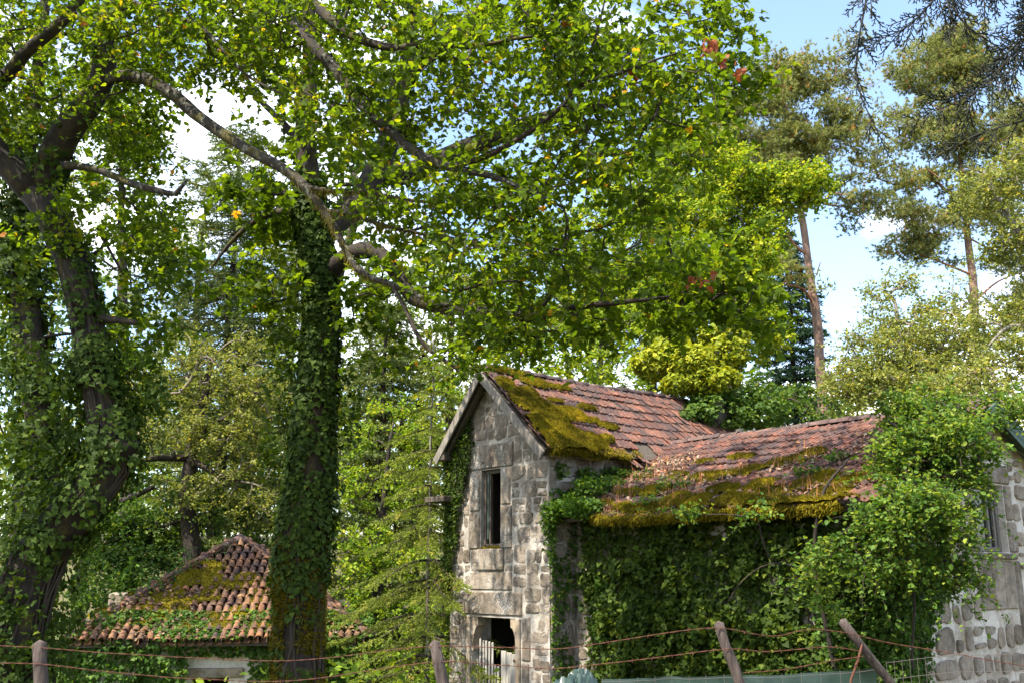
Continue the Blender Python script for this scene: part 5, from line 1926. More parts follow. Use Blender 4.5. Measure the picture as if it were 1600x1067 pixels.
# creeper fringe and moss on the hut
o = thing('ivy', 'sunlit creeper draped along the eave and wall of the tiled hut', 'ivy', hb(0, -WH, HGZ))
b = Bag()
fH = lambda x, o_, z: hb(x, -WH - o_, z)
patch(rv, fH, -3.0, 2.9, -1.6, .35, 9000, .09, b, .30, (.03, .5), 31, 'ivy', lambda x, z: ~((x > -.62) & (x < .52) & (z < .0)))
patch(rv, lambda x, o_, z: hb(-WH - o_, x, z), -2.9, 1.5, -1.6, .3, 2500, .09, b, .30, (.1, .6), 32)
sl = lambda x, o_, z: ap + hx * x + unit(-hy - UP * hs) * z + unit(-hy * hs + UP) * (.1 + o_)
patch(rv, sl, -2.9, 2.9, 2.7, 3.55, 3400, .075, b, .45, (.02, .12), 33)
patch(rv, sl, -3.1, .2, .4, 3.5, 2600, .07, b, .25, (.02, .14), 34, 'ivy', lambda x, z: (x < -HH * z / 3.48 + .30))
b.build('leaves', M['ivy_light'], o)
b = Bag()
hl = []
for k in range(70):
    s = rmz.uniform(.6, 3.3)
    w = HH * s / 3.48
    x = rmz.uniform(-w, w)
    if s < 1.5 and x > -.3:
        continue
    hl.append((x, s, rmz.uniform(.12, .4), rmz.uniform(.1, .25), rmz.uniform(.015, .045)))
slm = lambda t_, s_, h: ap + hx * t_ + unit(-hy - UP * hs) * s_ + unit(-hy * hs + UP) * (.075 + h)
moss_sheet(rmz, slm, -2.7, 2.7, .7, 3.4, hl, b, .05, .1, 12, 16000, .05)
o = b.build('moss', M['moss'])
tag(o, 'orange-green moss patches over the hut roof tiles', 'moss', kind='stuff')
b = Bag()
n = 2600
x, s = rmz.uniform(-2.8, 2.8, n), rmz.uniform(1.2, 3.5, n)
kp = (np.abs(x) < HH * s / 3.48 - .1) & (fbm(np.stack([x, s * 1.5, 0 * x], -1) * 1.2, 18, 2) > .42)
Q = np.array([slm(a, c, .03 + rmz.random() * .04) for a, c in zip(x[kp], s[kp])])
add_leaves(b, Q, rmz.normal(size=Q.shape) * .5 + UP, rmz.normal(size=Q.shape), .075 * rmz.uniform(.5, 1.3, len(Q)), 'oval', rmz.random(len(Q)))
o = b.build('leaf_litter', M['litter'])
tag(o, 'dry fallen leaves lying on the hut roof', 'leaf litter', kind='stuff')

# ------------------------------------------------------------------ young spruce beside the gable
sp = at(667, 1067, 18.6)
spz = ground_at(sp[0], sp[1])
conifer(61, 'spruce_tree', 'slender young spruce with thin bare trunk just left of the stone gable', (sp[0], sp[1], spz), 5.9 - spz, 2.6, 'spruce', 19, 5, .55, .46, .10, 'bark_grey', .06, (.055, .016, 16), .8, step=.19, tilt=.12)

# ------------------------------------------------------------------ pines, firs and broadleaf trees behind
def pine(seed, label, limbs, blobs, tufts=36, rad=.62, flat=.6, needle_L=.16, W=.027, holes=(), group='tall pines behind the house'):
    t = Tree(seed, .5)
    p0 = at(*limbs[0][0][:3])
    gz = ground_at(p0[0], p0[1])
    root = thing('pine_tree', label, 'tree', (p0[0], p0[1], gz), group)
    for i, lb_ in enumerate(limbs):
        P = np.array([at(*q[:3]) for q in lb_])
        R = np.array([q[3] for q in lb_])
        if i == 0:
            P = np.vstack([[P[0, 0], P[0, 1], gz - .2], P])
            R = np.concatenate([[R[0] * 1.15], R])
        t.limb(P, R, 'trunk' if i == 0 else 'limb', 'bark_pine' if i == 0 else 'bark_pine_red')
    tips = np.concatenate([blob(t.rng, at(q[0], q[1], q[2]), q[3:6], q[6], .2) for q in blobs])
    tips = tips + t.rng.normal(size=tips.shape) * np.array([.55, .5, .22])
    tips = tips[fbm(tips * np.array([.8, .8, 1.5]), seed, 2) > .40]
    t.grow(gaps(tips, holes), .0, maxlen=7)
    t.wood(root, .010, .5, 'bark_pine_red', rmax=.10)
    tp, td = t.tips()
    b_ = Bag()
    sel = t.rng.random(len(tp))
    for lo_, hi_, k_ in ((0, .4, .6), (.4, .75, 1.0), (.75, 1.01, 1.45)):
        q_ = (sel >= lo_) & (sel < hi_)
        needle_pad(t.rng, tp[q_], td[q_], max(6, int(tufts * k_ ** 1.6)), rad * k_, flat * .75, 17, needle_L, W, b_)
    b_.build('crown', M['pine'], root)


k38 = 38 / 1596
pine(71, 'tall pine with bare pinkish trunk rising behind the house ridge', [[(1290, 680, 38, .198), (1283, 590, 38, .187), (1276, 500, 38, .171), (1264, 420, 38, .154), (1254, 345, 38, .132), (1240, 270, 38, .110), (1228, 180, 38, .072), (1222, 100, 38, .028)],
                     [(1270, 475, 38, .055), (1255, 452, 37.6, .050), (1230, 446, 37.2, .039), (1196, 446, 36.8, .022)], [(1262, 400, 38, .055), (1240, 382, 37.6, .050), (1228, 355, 37.2, .039), (1222, 330, 37, .022)],
                     [(1276, 430, 38, .028), (1282, 410, 38.3, .017)], [(1244, 300, 38, .050), (1290, 320, 38.2, .039), (1330, 325, 38.4, .028), (1358, 345, 38.5, .017)]],
     [(1235, 100, 38, 1.23, 1.2, 0.69, 39), (1215, 150, 38, 2.02, 1.6, 1.15, 96), (1280, 125, 38, 0.90, 1, 0.57, 24), (1170, 200, 37.5, 1.68, 1.4, 0.92, 62), (1250, 210, 38, 2.24, 1.6, 1.03, 85), (1310, 200, 38.3, 1.01, 1.0, 0.80, 34), (1170, 260, 37.3, 1.68, 1.4, 0.92, 57), (1290, 250, 38.2, 1.34, 1.2, 0.80, 39),
      (1320, 300, 38.4, 1.12, 1.0, 0.40, 24), (1240, 300, 37.6, 1.57, 1.2, 0.57, 34), (1210, 420, 37, 1.01, .9, 0.80, 22), (1100, 210, 38, 1.57, 1.4, 1.15, 45), (1345, 325, 38.5, 0.56, .6, 0.34, 13)], holes=[(1268, 175, 16, 22), (1310, 260, 14, 14)])
pine(72, 'taller pine with reddish trunk and dense top at the right', [[(1528, 640, 42, .220), (1524, 540, 42, .198), (1521, 450, 42, .176), (1514, 390, 42, .154), (1505, 300, 42, .121), (1496, 190, 42, .083), (1484, 60, 42, .028)],
                     [(1518, 430, 42, .055), (1470, 410, 41.6, .044), (1430, 396, 41.3, .028)], [(1524, 470, 42, .055), (1560, 440, 42.4, .039), (1600, 425, 42.8, .022)], [(1520, 480, 42, .033), (1480, 455, 41.7, .022)], [(1510, 370, 42, .050), (1550, 390, 42.3, .033), (1600, 395, 42.6, .022)]],
     [(1480, 70, 42, 1.46, 1.3, 0.92, 62), (1450, 115, 42, 1.57, 1.3, 0.92, 68), (1510, 110, 42, 1.46, 1.3, 1.03, 62), (1500, 160, 42, 1.90, 1.5, 1.03, 79), (1425, 190, 41.5, 1.23, 1.2, 0.69, 39), (1460, 220, 41.8, 1.57, 1.4, 0.69, 51), (1520, 230, 42, 1.57, 1.4, 0.92, 51),
      (1430, 290, 41.5, 1.57, 1.2, 0.57, 45), (1480, 300, 42, 1.34, 1.2, 0.69, 39), (1415, 340, 41.3, 1.12, 1.0, 0.52, 34), (1440, 385, 41.4, 1.57, 1.1, 0.46, 39), (1500, 350, 42, 1.34, 1.2, 0.80, 34), (1545, 320, 42, 1.34, 1.2, 1.03, 39), (1570, 410, 42.5, 1.12, 1.0, 0.57, 28), (1380, 250, 41, 1.01, .9, 0.46, 17)], holes=[(1455, 170, 18, 12), (1450, 255, 16, 9), (1395, 245, 14, 10)])
pine(73, 'pine filling the sky at the right edge, only its left side in view', [[(1680, 640, 46, .209), (1670, 400, 46, .165), (1660, 150, 46, .066), (1655, 90, 46, .028)]],
     [(1620, 200, 46, 1.79, 1.4, 1.38, 85), (1590, 170, 46, 1.12, 1.2, 0.92, 34), (1640, 280, 46, 2.02, 1.4, 1.38, 74), (1600, 260, 46, 1.12, 1, 0.80, 28), (1600, 480, 46, 1.68, 1, 0.92, 34), (1690, 180, 46, 1.34, 1, 1.15, 39)])
# dark fir behind the bare pine trunk
p = at(1255, 800, 46)
conifer(74, 'fir_tree', 'dark blue-green fir behind the bare pine trunk', (p[0], p[1], ground_at(p[0], p[1])), at(1262, 350, 46)[2] - ground_at(p[0], p[1]), 3.6, 'fir', 30, 8, .22, .75, .15, 'bark_dark', .25, (.20, .07, 8), .62, step=.55)
p = at(1060, 800, 48)
conifer(75, 'fir_tree', 'dim grey-green fir top between the canopy and the pines', (p[0], p[1], ground_at(p[0], p[1])), at(1065, 110, 48)[2] - ground_at(p[0], p[1]), 3.0, 'fir', 34, 8, .22, .8, .2, 'bark_dark', .25, (.22, .08, 7), .6, step=.6)
k28 = 28 / 1596
broadleaf(76, 'broadleaf_tree', 'bright yellow-green broadleaf tree behind the canopy tips and bare pine', 29,  None,
          [[(1150, 640, 30, .2), (1150, 540, 30, .18), (1160, 470, 30, .15), (1185, 400, 30, .12), (1215, 340, 30, .08)], [(1160, 470, 30, .12), (1110, 400, 30, .09), (1080, 320, 30, .06), (1060, 270, 30, .04)], [(1185, 400, 30, .08), (1160, 350, 29.6, .06), (1150, 300, 29.5, .04)], [(1205, 360, 30, .07), (1250, 325, 29.8, .05), (1275, 300, 29.7, .03)]],
          [(1230, 295, 29.6, 1.1, 1.0, .55, 90), (1270, 290, 29.6, .5, .6, .4, 30), (1150, 290, 29.8, 1.1, 1.1, .6, 90), (1080, 260, 30, 1.2, 1.1, .6, 90), (1030, 240, 30.4, .6, .8, .5, 36), (1100, 330, 29.6, 1.2, 1.1, .6, 82), (1180, 340, 29.8, .9, .9, .5, 54), (1020, 330, 30, 1.0, 1.0, .8, 67), (1150, 400, 29.4, .8, .9, .6, 45),
           (1190, 520, 29, .6, .8, .7, 54), (1150, 480, 29, .9, .9, .7, 67), (1060, 430, 29.6, 1.4, 1.0, 1.0, 105), (960, 450, 29.6, 1.4, 1, 1, 105), (1195, 440, 29.2, .4, .6, .5, 24), (1190, 390, 29.4, .7, .9, .6, 45), (1110, 400, 29.4, 1.0, 1.0, .7, 75), (1150, 240, 30, .7, .8, .35, 27), (1090, 215, 30.2, .5, .7, .3, 18)], 'bright', 6, 9, .46, .11, 'oval', 'bark_grey', .006, .4, maxlen=8, shift=.15)
broadleaf(77, 'broadleaf_tree', 'light green leafy tree showing just above the roof ridge', 27, None,
          [[(930, 680, 27, .14), (935, 600, 27, .12), (940, 540, 27, .08)], [(935, 600, 27, .08), (890, 560, 27, .05), (870, 530, 27, .03)]],
          [(870, 540, 27, .9, .9, .5, 60), (930, 545, 26.8, .9, .9, .6, 70), (980, 520, 27, 1.0, 1, .7, 70), (900, 580, 26, 1.0, .8, .4, 50), (960, 590, 26, .9, .8, .3, 36), (820, 520, 27.5, .9, .9, .6, 50), (760, 540, 28, .8, .9, .6, 36), (1000, 470, 27.6, .8, .9, .6, 40)], 'bright', 5, 8, .36, .095, 'oval', 'bark_grey', .005, .35, maxlen=6, shift=.1)
broadleaf(78, 'broadleaf_tree', 'green bushes between the dark ivy mound and the bare pine trunk', 25, None, [[(1225, 700, 25, .08), (1225, 630, 25, .05)]],
          [(1215, 625, 25, .7, .6, .25, 30), (1260, 625, 25.5, .6, .6, .28, 26), (1290, 640, 24, .5, .5, .3, 20), (1175, 600, 26, .5, .5, .3, 18)], 'midgreen', 4, 7, .3, .09, 'oval', 'bark_grey', .005, .3, cat='bush')
# pale shrubby trees on the right
broadleaf(79, 'broadleaf_tree', 'pale yellow-green shrubby tree behind the wing ridge at the right', 22, None,
          [[(1420, 760, 22, .12), (1420, 640, 22, .10), (1410, 560, 22, .07), (1400, 480, 22, .04)], [(1420, 640, 22, .06), (1360, 590, 22, .04), (1330, 540, 22, .02)], [(1415, 590, 22, .06), (1470, 540, 22, .04), (1500, 500, 22, .02)]],
          [(1330, 600, 21.6, .55, .6, .5, 115), (1370, 560, 21.8, .8, .7, .6, 183), (1430, 520, 22, .8, .7, .7, 158), (1380, 470, 22.4, .5, .6, .45, 57), (1450, 590, 21.6, .9, .7, .5, 183), (1400, 610, 21, .8, .6, .35, 130), (1500, 560, 22, .7, .7, .6, 130), (1340, 540, 22, .4, .5, .3, 40), (1480, 470, 22.6, .7, .7, .4, 52), (1420, 440, 22.4, .3, .4, .2, 20)],
          'pale', 4, 8, .32, .06, 'oval', 'bark_grey', .0045, .3, maxlen=5, twig_mat='twig_pale', holes=[(1410, 480, 18, 22), (1455, 455, 20, 14)])
broadleaf(80, 'broadleaf_tree', 'loose pale-barked tree with speckled yellow leaves at the right edge', 19, None,
          [[(1660, 760, 19, .13), (1650, 560, 19, .11), (1620, 420, 19, .08), (1570, 330, 19, .05), (1535, 265, 19, .03)], [(1650, 560, 19, .05), (1590, 560, 18.8, .035), (1540, 585, 18.7, .02)], [(1645, 520, 19, .06), (1580, 510, 18.8, .04), (1545, 540, 18.7, .02)], [(1620, 420, 19, .05), (1600, 340, 19, .03)]],
          [(1540, 300, 19, .6, .6, .5, 105), (1590, 270, 19, .5, .5, .6, 93), (1590, 360, 19, .5, .6, .6, 115), (1540, 380, 19.4, .35, .5, .3, 30), (1620, 450, 19, .6, .6, .6, 93), (1560, 500, 19, .6, .6, .35, 78), (1590, 570, 18.6, .6, .6, .5, 130), (1520, 600, 18.6, .5, .6, .35, 88), (1550, 640, 17.5, .5, .5, .25, 68), (1460, 620, 18.6, .6, .5, .25, 78)],
          'pale', 4, 8, .28, .055, 'oval', 'bark_grey', .004, .3, maxlen=4, twig_mat='twig_pale', holes=[(1490, 430, 25, 30), (1560, 440, 18, 18)])
# left background
G = 'mixed trees behind the hut'
p = at(330, 900, 31)
conifer(81, 'cedar_tree', 'spreading cedar with flat tiers of boughs between the two ivy trunks', (p[0], p[1], ground_at(p[0], p[1])), at(330, 180, 31)[2] - ground_at(p[0], p[1]), 4.6, 'cedar', 24, 7, .10, .95, .18, 'bark_dark', .28, (.20, .05, 10), .5, step=.55, group=G)
p = at(590, 900, 29)
conifer(82, 'cedar_tree', 'pale green cedar just right of the ivy maple trunk', (p[0], p[1], ground_at(p[0], p[1])), at(600, 430, 29)[2] - ground_at(p[0], p[1]), 2.7, 'cedar', 22, 7, .18, .7, .15, 'bark_dark', .22, (.16, .045, 10), .55, step=.45, group=G)
p = at(440, 900, 38)
conifer(83, 'cedar_tree', 'distant cedar partly hidden by the ivy maple trunk', (p[0], p[1], ground_at(p[0], p[1])), at(440, 300, 38)[2] - ground_at(p[0], p[1]), 4.0, 'cedar', 22, 7, .08, .9, .25, 'bark_dark', .25, (.2, .06, 9), .5, step=.6, group=G)
broadleaf(84, 'broadleaf_tree', 'olive-green tree with fine foliage left of the ivy maple trunk', 25, None,
          [[(300, 880, 25, .22), (290, 790, 25, .2), (300, 700, 25, .15), (320, 620, 25, .1), (330, 560, 25, .05)], [(300, 715, 25, .1), (250, 715, 24.6, .08), (215, 720, 24.4, .06)], [(300, 720, 25, .1), (350, 745, 24.6, .05), (376, 752, 24.4, .03)], [(305, 680, 25, .09), (370, 640, 25, .06), (410, 600, 25, .03)]],
          [(270, 600, 25, 1.1, 1.1, .7, 80), (350, 600, 25, 1.1, 1.1, .6, 80), (410, 620, 25, .8, 1, .7, 55), (260, 680, 24.6, 1.1, 1, .6, 70), (340, 690, 24.6, 1.2, 1, .6, 80), (400, 720, 24.6, .8, .9, .6, 50), (220, 620, 25, .8, .9, .8, 50), (310, 550, 25.4, .8, .8, .35, 30), (400, 540, 25.6, .5, .6, .4, 20), (300, 760, 24.6, 1.2, 1, .4, 50), (400, 790, 24.6, .7, .8, .5, 36)],
          'olive', 5, 8, .42, .07, 'oval', 'bark_dark', .006, .4, maxlen=7, twig_mat='twig_pale', group=G)
broadleaf(85, 'broadleaf_tree', 'yellow-green backlit tree high between the leaning linden branches', 27, None,
          [[(200, 900, 27, .22), (195, 600, 27, .18), (190, 400, 27, .12), (190, 250, 27, .06)], [(190, 400, 27, .08), (240, 300, 27, .05)]],
          [(200, 190, 27, 1.1, 1.2, 1.0, 90), (150, 230, 27, .9, 1.2, .9, 55), (220, 250, 27, .6, 1, .7, 40), (180, 330, 27, 1.4, 1.2, .8, 60), (260, 330, 27.4, .9, 1, .5, 30), (110, 150, 27, 1.0, 1.2, .9, 45), (250, 380, 27.4, .8, 1, .5, 30), (100, 420, 27, 1.2, 1.2, 1.2, 50), (50, 300, 27, 1.2, 1.2, 1.5, 50)],
          'bright', 4, 8, .45, .10, 'oval', 'bark_dark', .006, .45, maxlen=8, group=G, holes=GAPS)
broadleaf(86, 'broadleaf_tree', 'shaded green tree filling the space behind the ivy trunks at far left', 20, None,
          [[(30, 980, 20, .2), (30, 800, 20, .17), (50, 640, 20, .12), (80, 520, 20, .06)], [(40, 720, 20, .09), (120, 640, 20, .05), (180, 600, 20, .03)]],
          [(40, 560, 20, .9, 1, 1.0, 70), (110, 600, 20, .9, 1, .8, 70), (40, 700, 20, .9, 1, 1, 70), (190, 600, 20, .7, .9, .8, 50), (190, 500, 20.4, .6, .8, .5, 26), (100, 460, 20.4, .8, .9, .7, 36), (-20, 440, 20, .9, 1, 1, 40), (160, 720, 20, .7, .9, .6, 40), (60, 840, 19.6, 1.0, 1, .8, 60)],
          'midgreen', 5, 7, .38, .09, 'oval', 'bark_dark', .006, .35, maxlen=6, group=G)
broadleaf(87, 'broadleaf_tree', 'dark understory tree arching over the hut roof', 24.5, None,
          [[(120, 1000, 26, .16), (130, 880, 26, .14), (170, 800, 25.6, .1), (240, 760, 25, .06)], [(140, 860, 26, .08), (230, 830, 25.4, .05), (320, 800, 25, .03)]],
          [(170, 790, 25.4, .9, .9, .5, 50), (250, 800, 25.2, 1.0, .9, .6, 60), (330, 800, 25.6, .9, .9, .5, 50), (220, 870, 25.6, 1.0, .9, .6, 60), (300, 860, 26, .9, .8, .5, 40), (390, 820, 26, .6, .8, .5, 30), (120, 860, 25.6, .8, .9, .6, 40), (400, 860, 26.5, .4, .6, .4, 16)],
          'midgreen', 5, 7, .36, .085, 'oval', 'bark_dark', .005, .35, maxlen=6, group=G, shift=-.12)
broadleaf(88, 'broadleaf_tree', 'ivy-covered bushy stem rising beside the left hip of the hut', 19, None,
          [[(185, 1060, 25.4, .12), (190, 940, 25.4, .1), (200, 840, 25.4, .07), (205, 800, 25.4, .04)]],
          [(190, 830, 25.4, .7, .6, .5, 50), (160, 860, 25.4, .55, .5, .45, 30), (225, 850, 25.4, .45, .5, .45, 28), (185, 910, 25.3, .5, .5, .5, 36), (195, 960, 25.2, .35, .4, .4, 18), (130, 940, 25, .5, .5, .4, 28)],
          'ivy_light', 5, 7, .30, .095, 'ivy', 'bark_dark', .005, .25, maxlen=4, cat='bush')
broadleaf(89, 'broadleaf_tree', 'sunny light-green thicket behind the young spruce', 23.5, None,
          [[(590, 1060, 24, .12), (590, 900, 24, .1), (600, 780, 24, .07), (610, 680, 24, .04)], [(590, 880, 24, .06), (650, 800, 24, .04), (660, 700, 24, .02)]],
          [(570, 760, 24, .7, .8, .6, 60), (640, 760, 24, .7, .8, .7, 60), (600, 850, 23.6, .9, .8, .6, 70), (660, 860, 23.8, .5, .8, .6, 40), (560, 900, 23.4, .6, .8, .6, 44), (640, 950, 23.4, .8, .8, .6, 60), (560, 1010, 23.2, .7, .8, .6, 44), (660, 680, 24, .5, .7, .6, 34), (620, 640, 24.4, .5, .7, .3, 20), (560, 680, 24.4, .4, .7, .4, 20), (660, 1040, 23.2, .6, .7, .5, 30), (700, 620, 25, .4, .6, .5, 20)],
          'bright', 4, 8, .34, .085, 'oval', 'bark_dark', .005, .35, maxlen=6, cat='tree')
broadleaf(90, 'broadleaf_tree', 'dark leafy trunk group seen through the gap right of the maple', 33, None,
          [[(575, 1000, 33, .16), (575, 800, 33, .15), (578, 640, 33, .12), (580, 520, 33, .06)], [(650, 900, 33, .12), (652, 700, 33, .1), (660, 560, 33, .05)]],
          [(620, 560, 33, 1.4, 1.2, .8, 60), (560, 620, 33, 1.0, 1, .8, 40), (680, 560, 33, 1.0, 1, .8, 44), (720, 480, 33, 1.2, 1, 1, 50), (600, 720, 33, 1.4, 1, .9, 50), (640, 820, 33, 1.4, 1, 1, 50)],
          'olive', 4, 7, .45, .10, 'oval', 'bark_dark', .006, .5, maxlen=8, group=G, shift=-.1)
# tall crown added left of the house to throw dappled shade on the gable
broadleaf(91, 'broadleaf_tree', 'tall broadleaf tree added left of the gable for dappled shade, mostly hidden behind the canopy', 20, None,
          [[(490, 1060, 18, .12), (492, 800, 18, .11), (500, 560, 17.8, .1), (545, 380, 17.2, .08), (590, 250, 16.8, .06)]],
          [(554, 298, 14.9, 1.0, 1.0, .6, 22), (605, 330, 15.1, .8, .8, .5, 12), (520, 250, 14.8, 1.0, 1.0, .6, 16), (590, 240, 14.6, .9, 1.0, .6, 14), (560, 330, 17.4, 1.2, 1.2, .7, 12), (560, 150, 16.5, 1.3, 1.2, .8, 10)],
          'midgreen', 4, 7, .4, .10, 'oval', 'bark_dark', .006, .4, maxlen=7, group=G)
broadleaf(92, 'broadleaf_tree', 'sunlit yellow-green crown behind the canopy tips above the roof ridge', 34, None,
          [[(1020, 700, 34, .18), (1020, 560, 34, .16), (1030, 420, 34, .1), (1040, 320, 34, .06)], [(1020, 520, 34, .1), (960, 430, 34, .06)]],
          [(1000, 300, 34, 1.8, 1.4, 1.2, 135), (1090, 330, 34, 1.6, 1.4, 1.2, 135), (940, 380, 34, 1.6, 1.4, 1.2, 120), (1040, 430, 33.6, 1.8, 1.4, 1.2, 135), (1140, 430, 33.6, 1.4, 1.4, 1.2, 120), (960, 500, 33.6, 1.6, 1.3, 1.0, 120), (1090, 510, 33.4, 1.6, 1.3, .9, 120), (880, 470, 34, 1.5, 1.3, 1.2, 105), (1190, 500, 33.6, .7, 1.0, .9, 54), (840, 380, 34.5, 1.4, 1.3, 1.2, 75)],
          'bright', 5, 8, .5, .12, 'oval', 'bark_dark', .007, .5, maxlen=9, shift=.12)
broadleaf(93, 'broadleaf_tree', 'sunlit green tree filling the gap between cedar and ivy maple', 36, None,
          [[(380, 900, 36, .2), (385, 700, 36, .17), (390, 560, 36, .1), (395, 480, 36, .05)]],
          [(330, 640, 36, 1.6, 1.4, 1.2, 80), (420, 620, 36, 1.6, 1.4, 1.2, 80), (270, 700, 36, 1.6, 1.4, 1.3, 80), (380, 760, 35.6, 1.8, 1.4, 1.3, 80), (300, 820, 35.6, 1.8, 1.4, 1.2, 70), (220, 600, 36, 1.5, 1.4, 1.3, 70), (430, 540, 36.4, 1.2, 1.2, .8, 36), (180, 760, 36, 1.5, 1.4, 1.3, 60)],
          'bright', 5, 8, .5, .12, 'oval', 'bark_dark', .007, .5, maxlen=9, group=G, shift=-.05)
broadleaf(94, 'broadleaf_tree', 'pale green tree behind the young spruce and cedar', 31, None,
          [[(620, 1000, 31, .16), (622, 800, 31, .14), (630, 640, 31, .08)]],
          [(560, 700, 31, 1.3, 1.2, 1.0, 70), (640, 660, 31, 1.2, 1.2, 1.0, 70), (600, 800, 30.6, 1.5, 1.2, 1.1, 80), (690, 740, 31, 1.0, 1.1, 1.1, 56), (560, 900, 30.4, 1.3, 1.1, 1.0, 60), (660, 900, 30.4, 1.3, 1.1, 1.0, 60), (700, 600, 31.4, .9, 1.0, .7, 40), (540, 620, 31.4, .8, 1, .7, 36)],
          'pale', 5, 8, .45, .10, 'oval', 'bark_dark', .006, .45, maxlen=8, group=G, shift=.05)
broadleaf(96, 'broadleaf_tree', 'light green crown seen under the maple limb just left of the gable peak', 35, None,
          [[(700, 900, 35, .18), (702, 700, 35, .16), (705, 540, 35, .1), (710, 460, 35, .05)]],
          [(660, 520, 35, 1.4, 1.3, 1.1, 80), (740, 500, 35, 1.4, 1.3, 1.2, 80), (700, 430, 35, 1.4, 1.3, 1.1, 70), (800, 470, 35, 1.3, 1.3, 1.2, 70), (620, 450, 35, 1.3, 1.3, 1.0, 60), (760, 570, 34.6, 1.3, 1.2, .8, 50), (640, 600, 34.6, 1.2, 1.2, .9, 50), (560, 520, 35, 1.2, 1.2, 1.0, 50), (590, 580, 35, 1.1, 1.2, .9, 44)],
          'bright', 5, 8, .5, .12, 'oval', 'bark_dark', .007, .5, maxlen=9, group=G)
broadleaf(97, 'broadleaf_tree', 'tall pale tree showing between the cedar tiers and the leaning linden', 40, None,
          [[(300, 900, 40, .22), (302, 600, 40, .18), (310, 430, 40, .1), (320, 340, 40, .05)]],
          [(290, 430, 40, 1.8, 1.5, 1.3, 70), (360, 470, 40, 1.6, 1.5, 1.2, 60), (240, 500, 40, 1.7, 1.5, 1.4, 70), (330, 540, 40, 1.8, 1.5, 1.2, 70), (420, 400, 40, 1.3, 1.4, 1.0, 36), (250, 370, 40, 1.3, 1.4, 1.0, 36), (430, 500, 40, 1.2, 1.4, 1.0, 30)],
          'pale', 5, 8, .5, .11, 'oval', 'bark_dark', .007, .5, maxlen=9, group=G, holes=GAPS + [(400, 500, 26, 22)])
broadleaf(98, 'broadleaf_tree', 'pale sunlit trees filling the gap under the two pines behind the wing', 33, None,
          [[(1440, 760, 33, .18), (1442, 640, 33, .15), (1450, 540, 33, .08)], [(1442, 640, 33, .08), (1380, 580, 33, .05)]],
          [(1350, 590, 33, .9, 1.1, .9, 60), (1420, 560, 33, 1.2, 1.1, 1.0, 80), (1500, 550, 33, 1.3, 1.1, 1.1, 80), (1570, 540, 33, 1.2, 1.1, 1.2, 70), (1460, 500, 33, 1.0, 1.1, .7, 40), (1620, 520, 33, 1.0, 1.1, 1.2, 44), (1380, 520, 33, .7, 1.0, .6, 24)],
          'pale', 5, 8, .45, .10, 'oval', 'bark_grey', .006, .45, maxlen=8)
# far wood
rw = rng_(95)
b = Bag()
n = 52000
x = rw.uniform(-60, 60, n)
y = rw.uniform(56, 78, n)
gz_ = terrain(x, y)
hmax = 6.0 + 5.0 * fbm(np.stack([x * .14, y * .1, 0 * x], -1), 3, 3)
z = gz_ + hmax * rw.random(n) ** .7
Q = np.stack([x, y, z], -1)
add_leaves(b, Q, rw.normal(size=Q.shape) * .6 + UP, rw.normal(size=Q.shape), .42 * rw.uniform(.6, 1.3, n), 'diamond', np.clip(fbm(Q * .35, 2, 2) * 1.4 - .2 + rw.normal(size=n) * .12, 0, .95))
o = b.build('woodland', M['olive'])
tag(o, 'far hillside wood seen through gaps between the trees', 'wood', kind='stuff')
# undergrowth round the hut and the foot of the spruce
b = Bag()
n = 26000
x, y = rw.uniform(-13, 1, n), rw.uniform(15.5, 34, n)
inh = (np.abs(x + 6.1) < 3.1) & (np.abs(y - 22.8) < 3.2)
hou = ((x - HO[0]) * HA[0] + (y - HO[1]) * HA[1] > -.6) & ((x - HO[0]) * HB[0] + (y - HO[1]) * HB[1] > -1.5)
kp = ~inh & ~hou & (fbm(np.stack([x, y, 0 * x], -1) * .6, 3, 2) > .38)
x, y = x[kp], y[kp]
z = terrain(x, y) + rw.random(len(x)) ** 1.5 * (.9 + 1.0 * fbm(np.stack([x, y, 0 * x], -1) * .5, 8, 2))
Q = np.stack([x, y, z], -1)
add_leaves(b, Q, rw.normal(size=Q.shape) * .5 + UP, rw.normal(size=Q.shape), .13 * rw.uniform(.5, 1.3, len(Q)), 'oval', rw.beta(2, 2.2, len(Q)))
o = b.build('undergrowth', M['bright'])
tag(o, 'tangled bright undergrowth on the slope round the hut', 'undergrowth', kind='stuff')

# ------------------------------------------------------------------ drooping cypress sprays, top right, close to the camera
rc = rng_(97)
cy = thing('cypress_tree', 'cypress just outside the frame whose dark drooping sprays hang into the top right corner', 'tree', (4.6, 5.2, 0))
b = Bag()
P = np.array([[4.6, 5.2, -.1], [4.55, 5.2, 2], [4.6, 5.25, 4], [4.5, 5.2, 6], [4.5, 5.2, 8]])
Bag().add(*tube(*resample(P, [.24, .2, .17, .13, .08], .3), 12, True, .12)).build('trunk', M['bark_dark'], cy, True)
wood, leaf = Bag(), Bag()


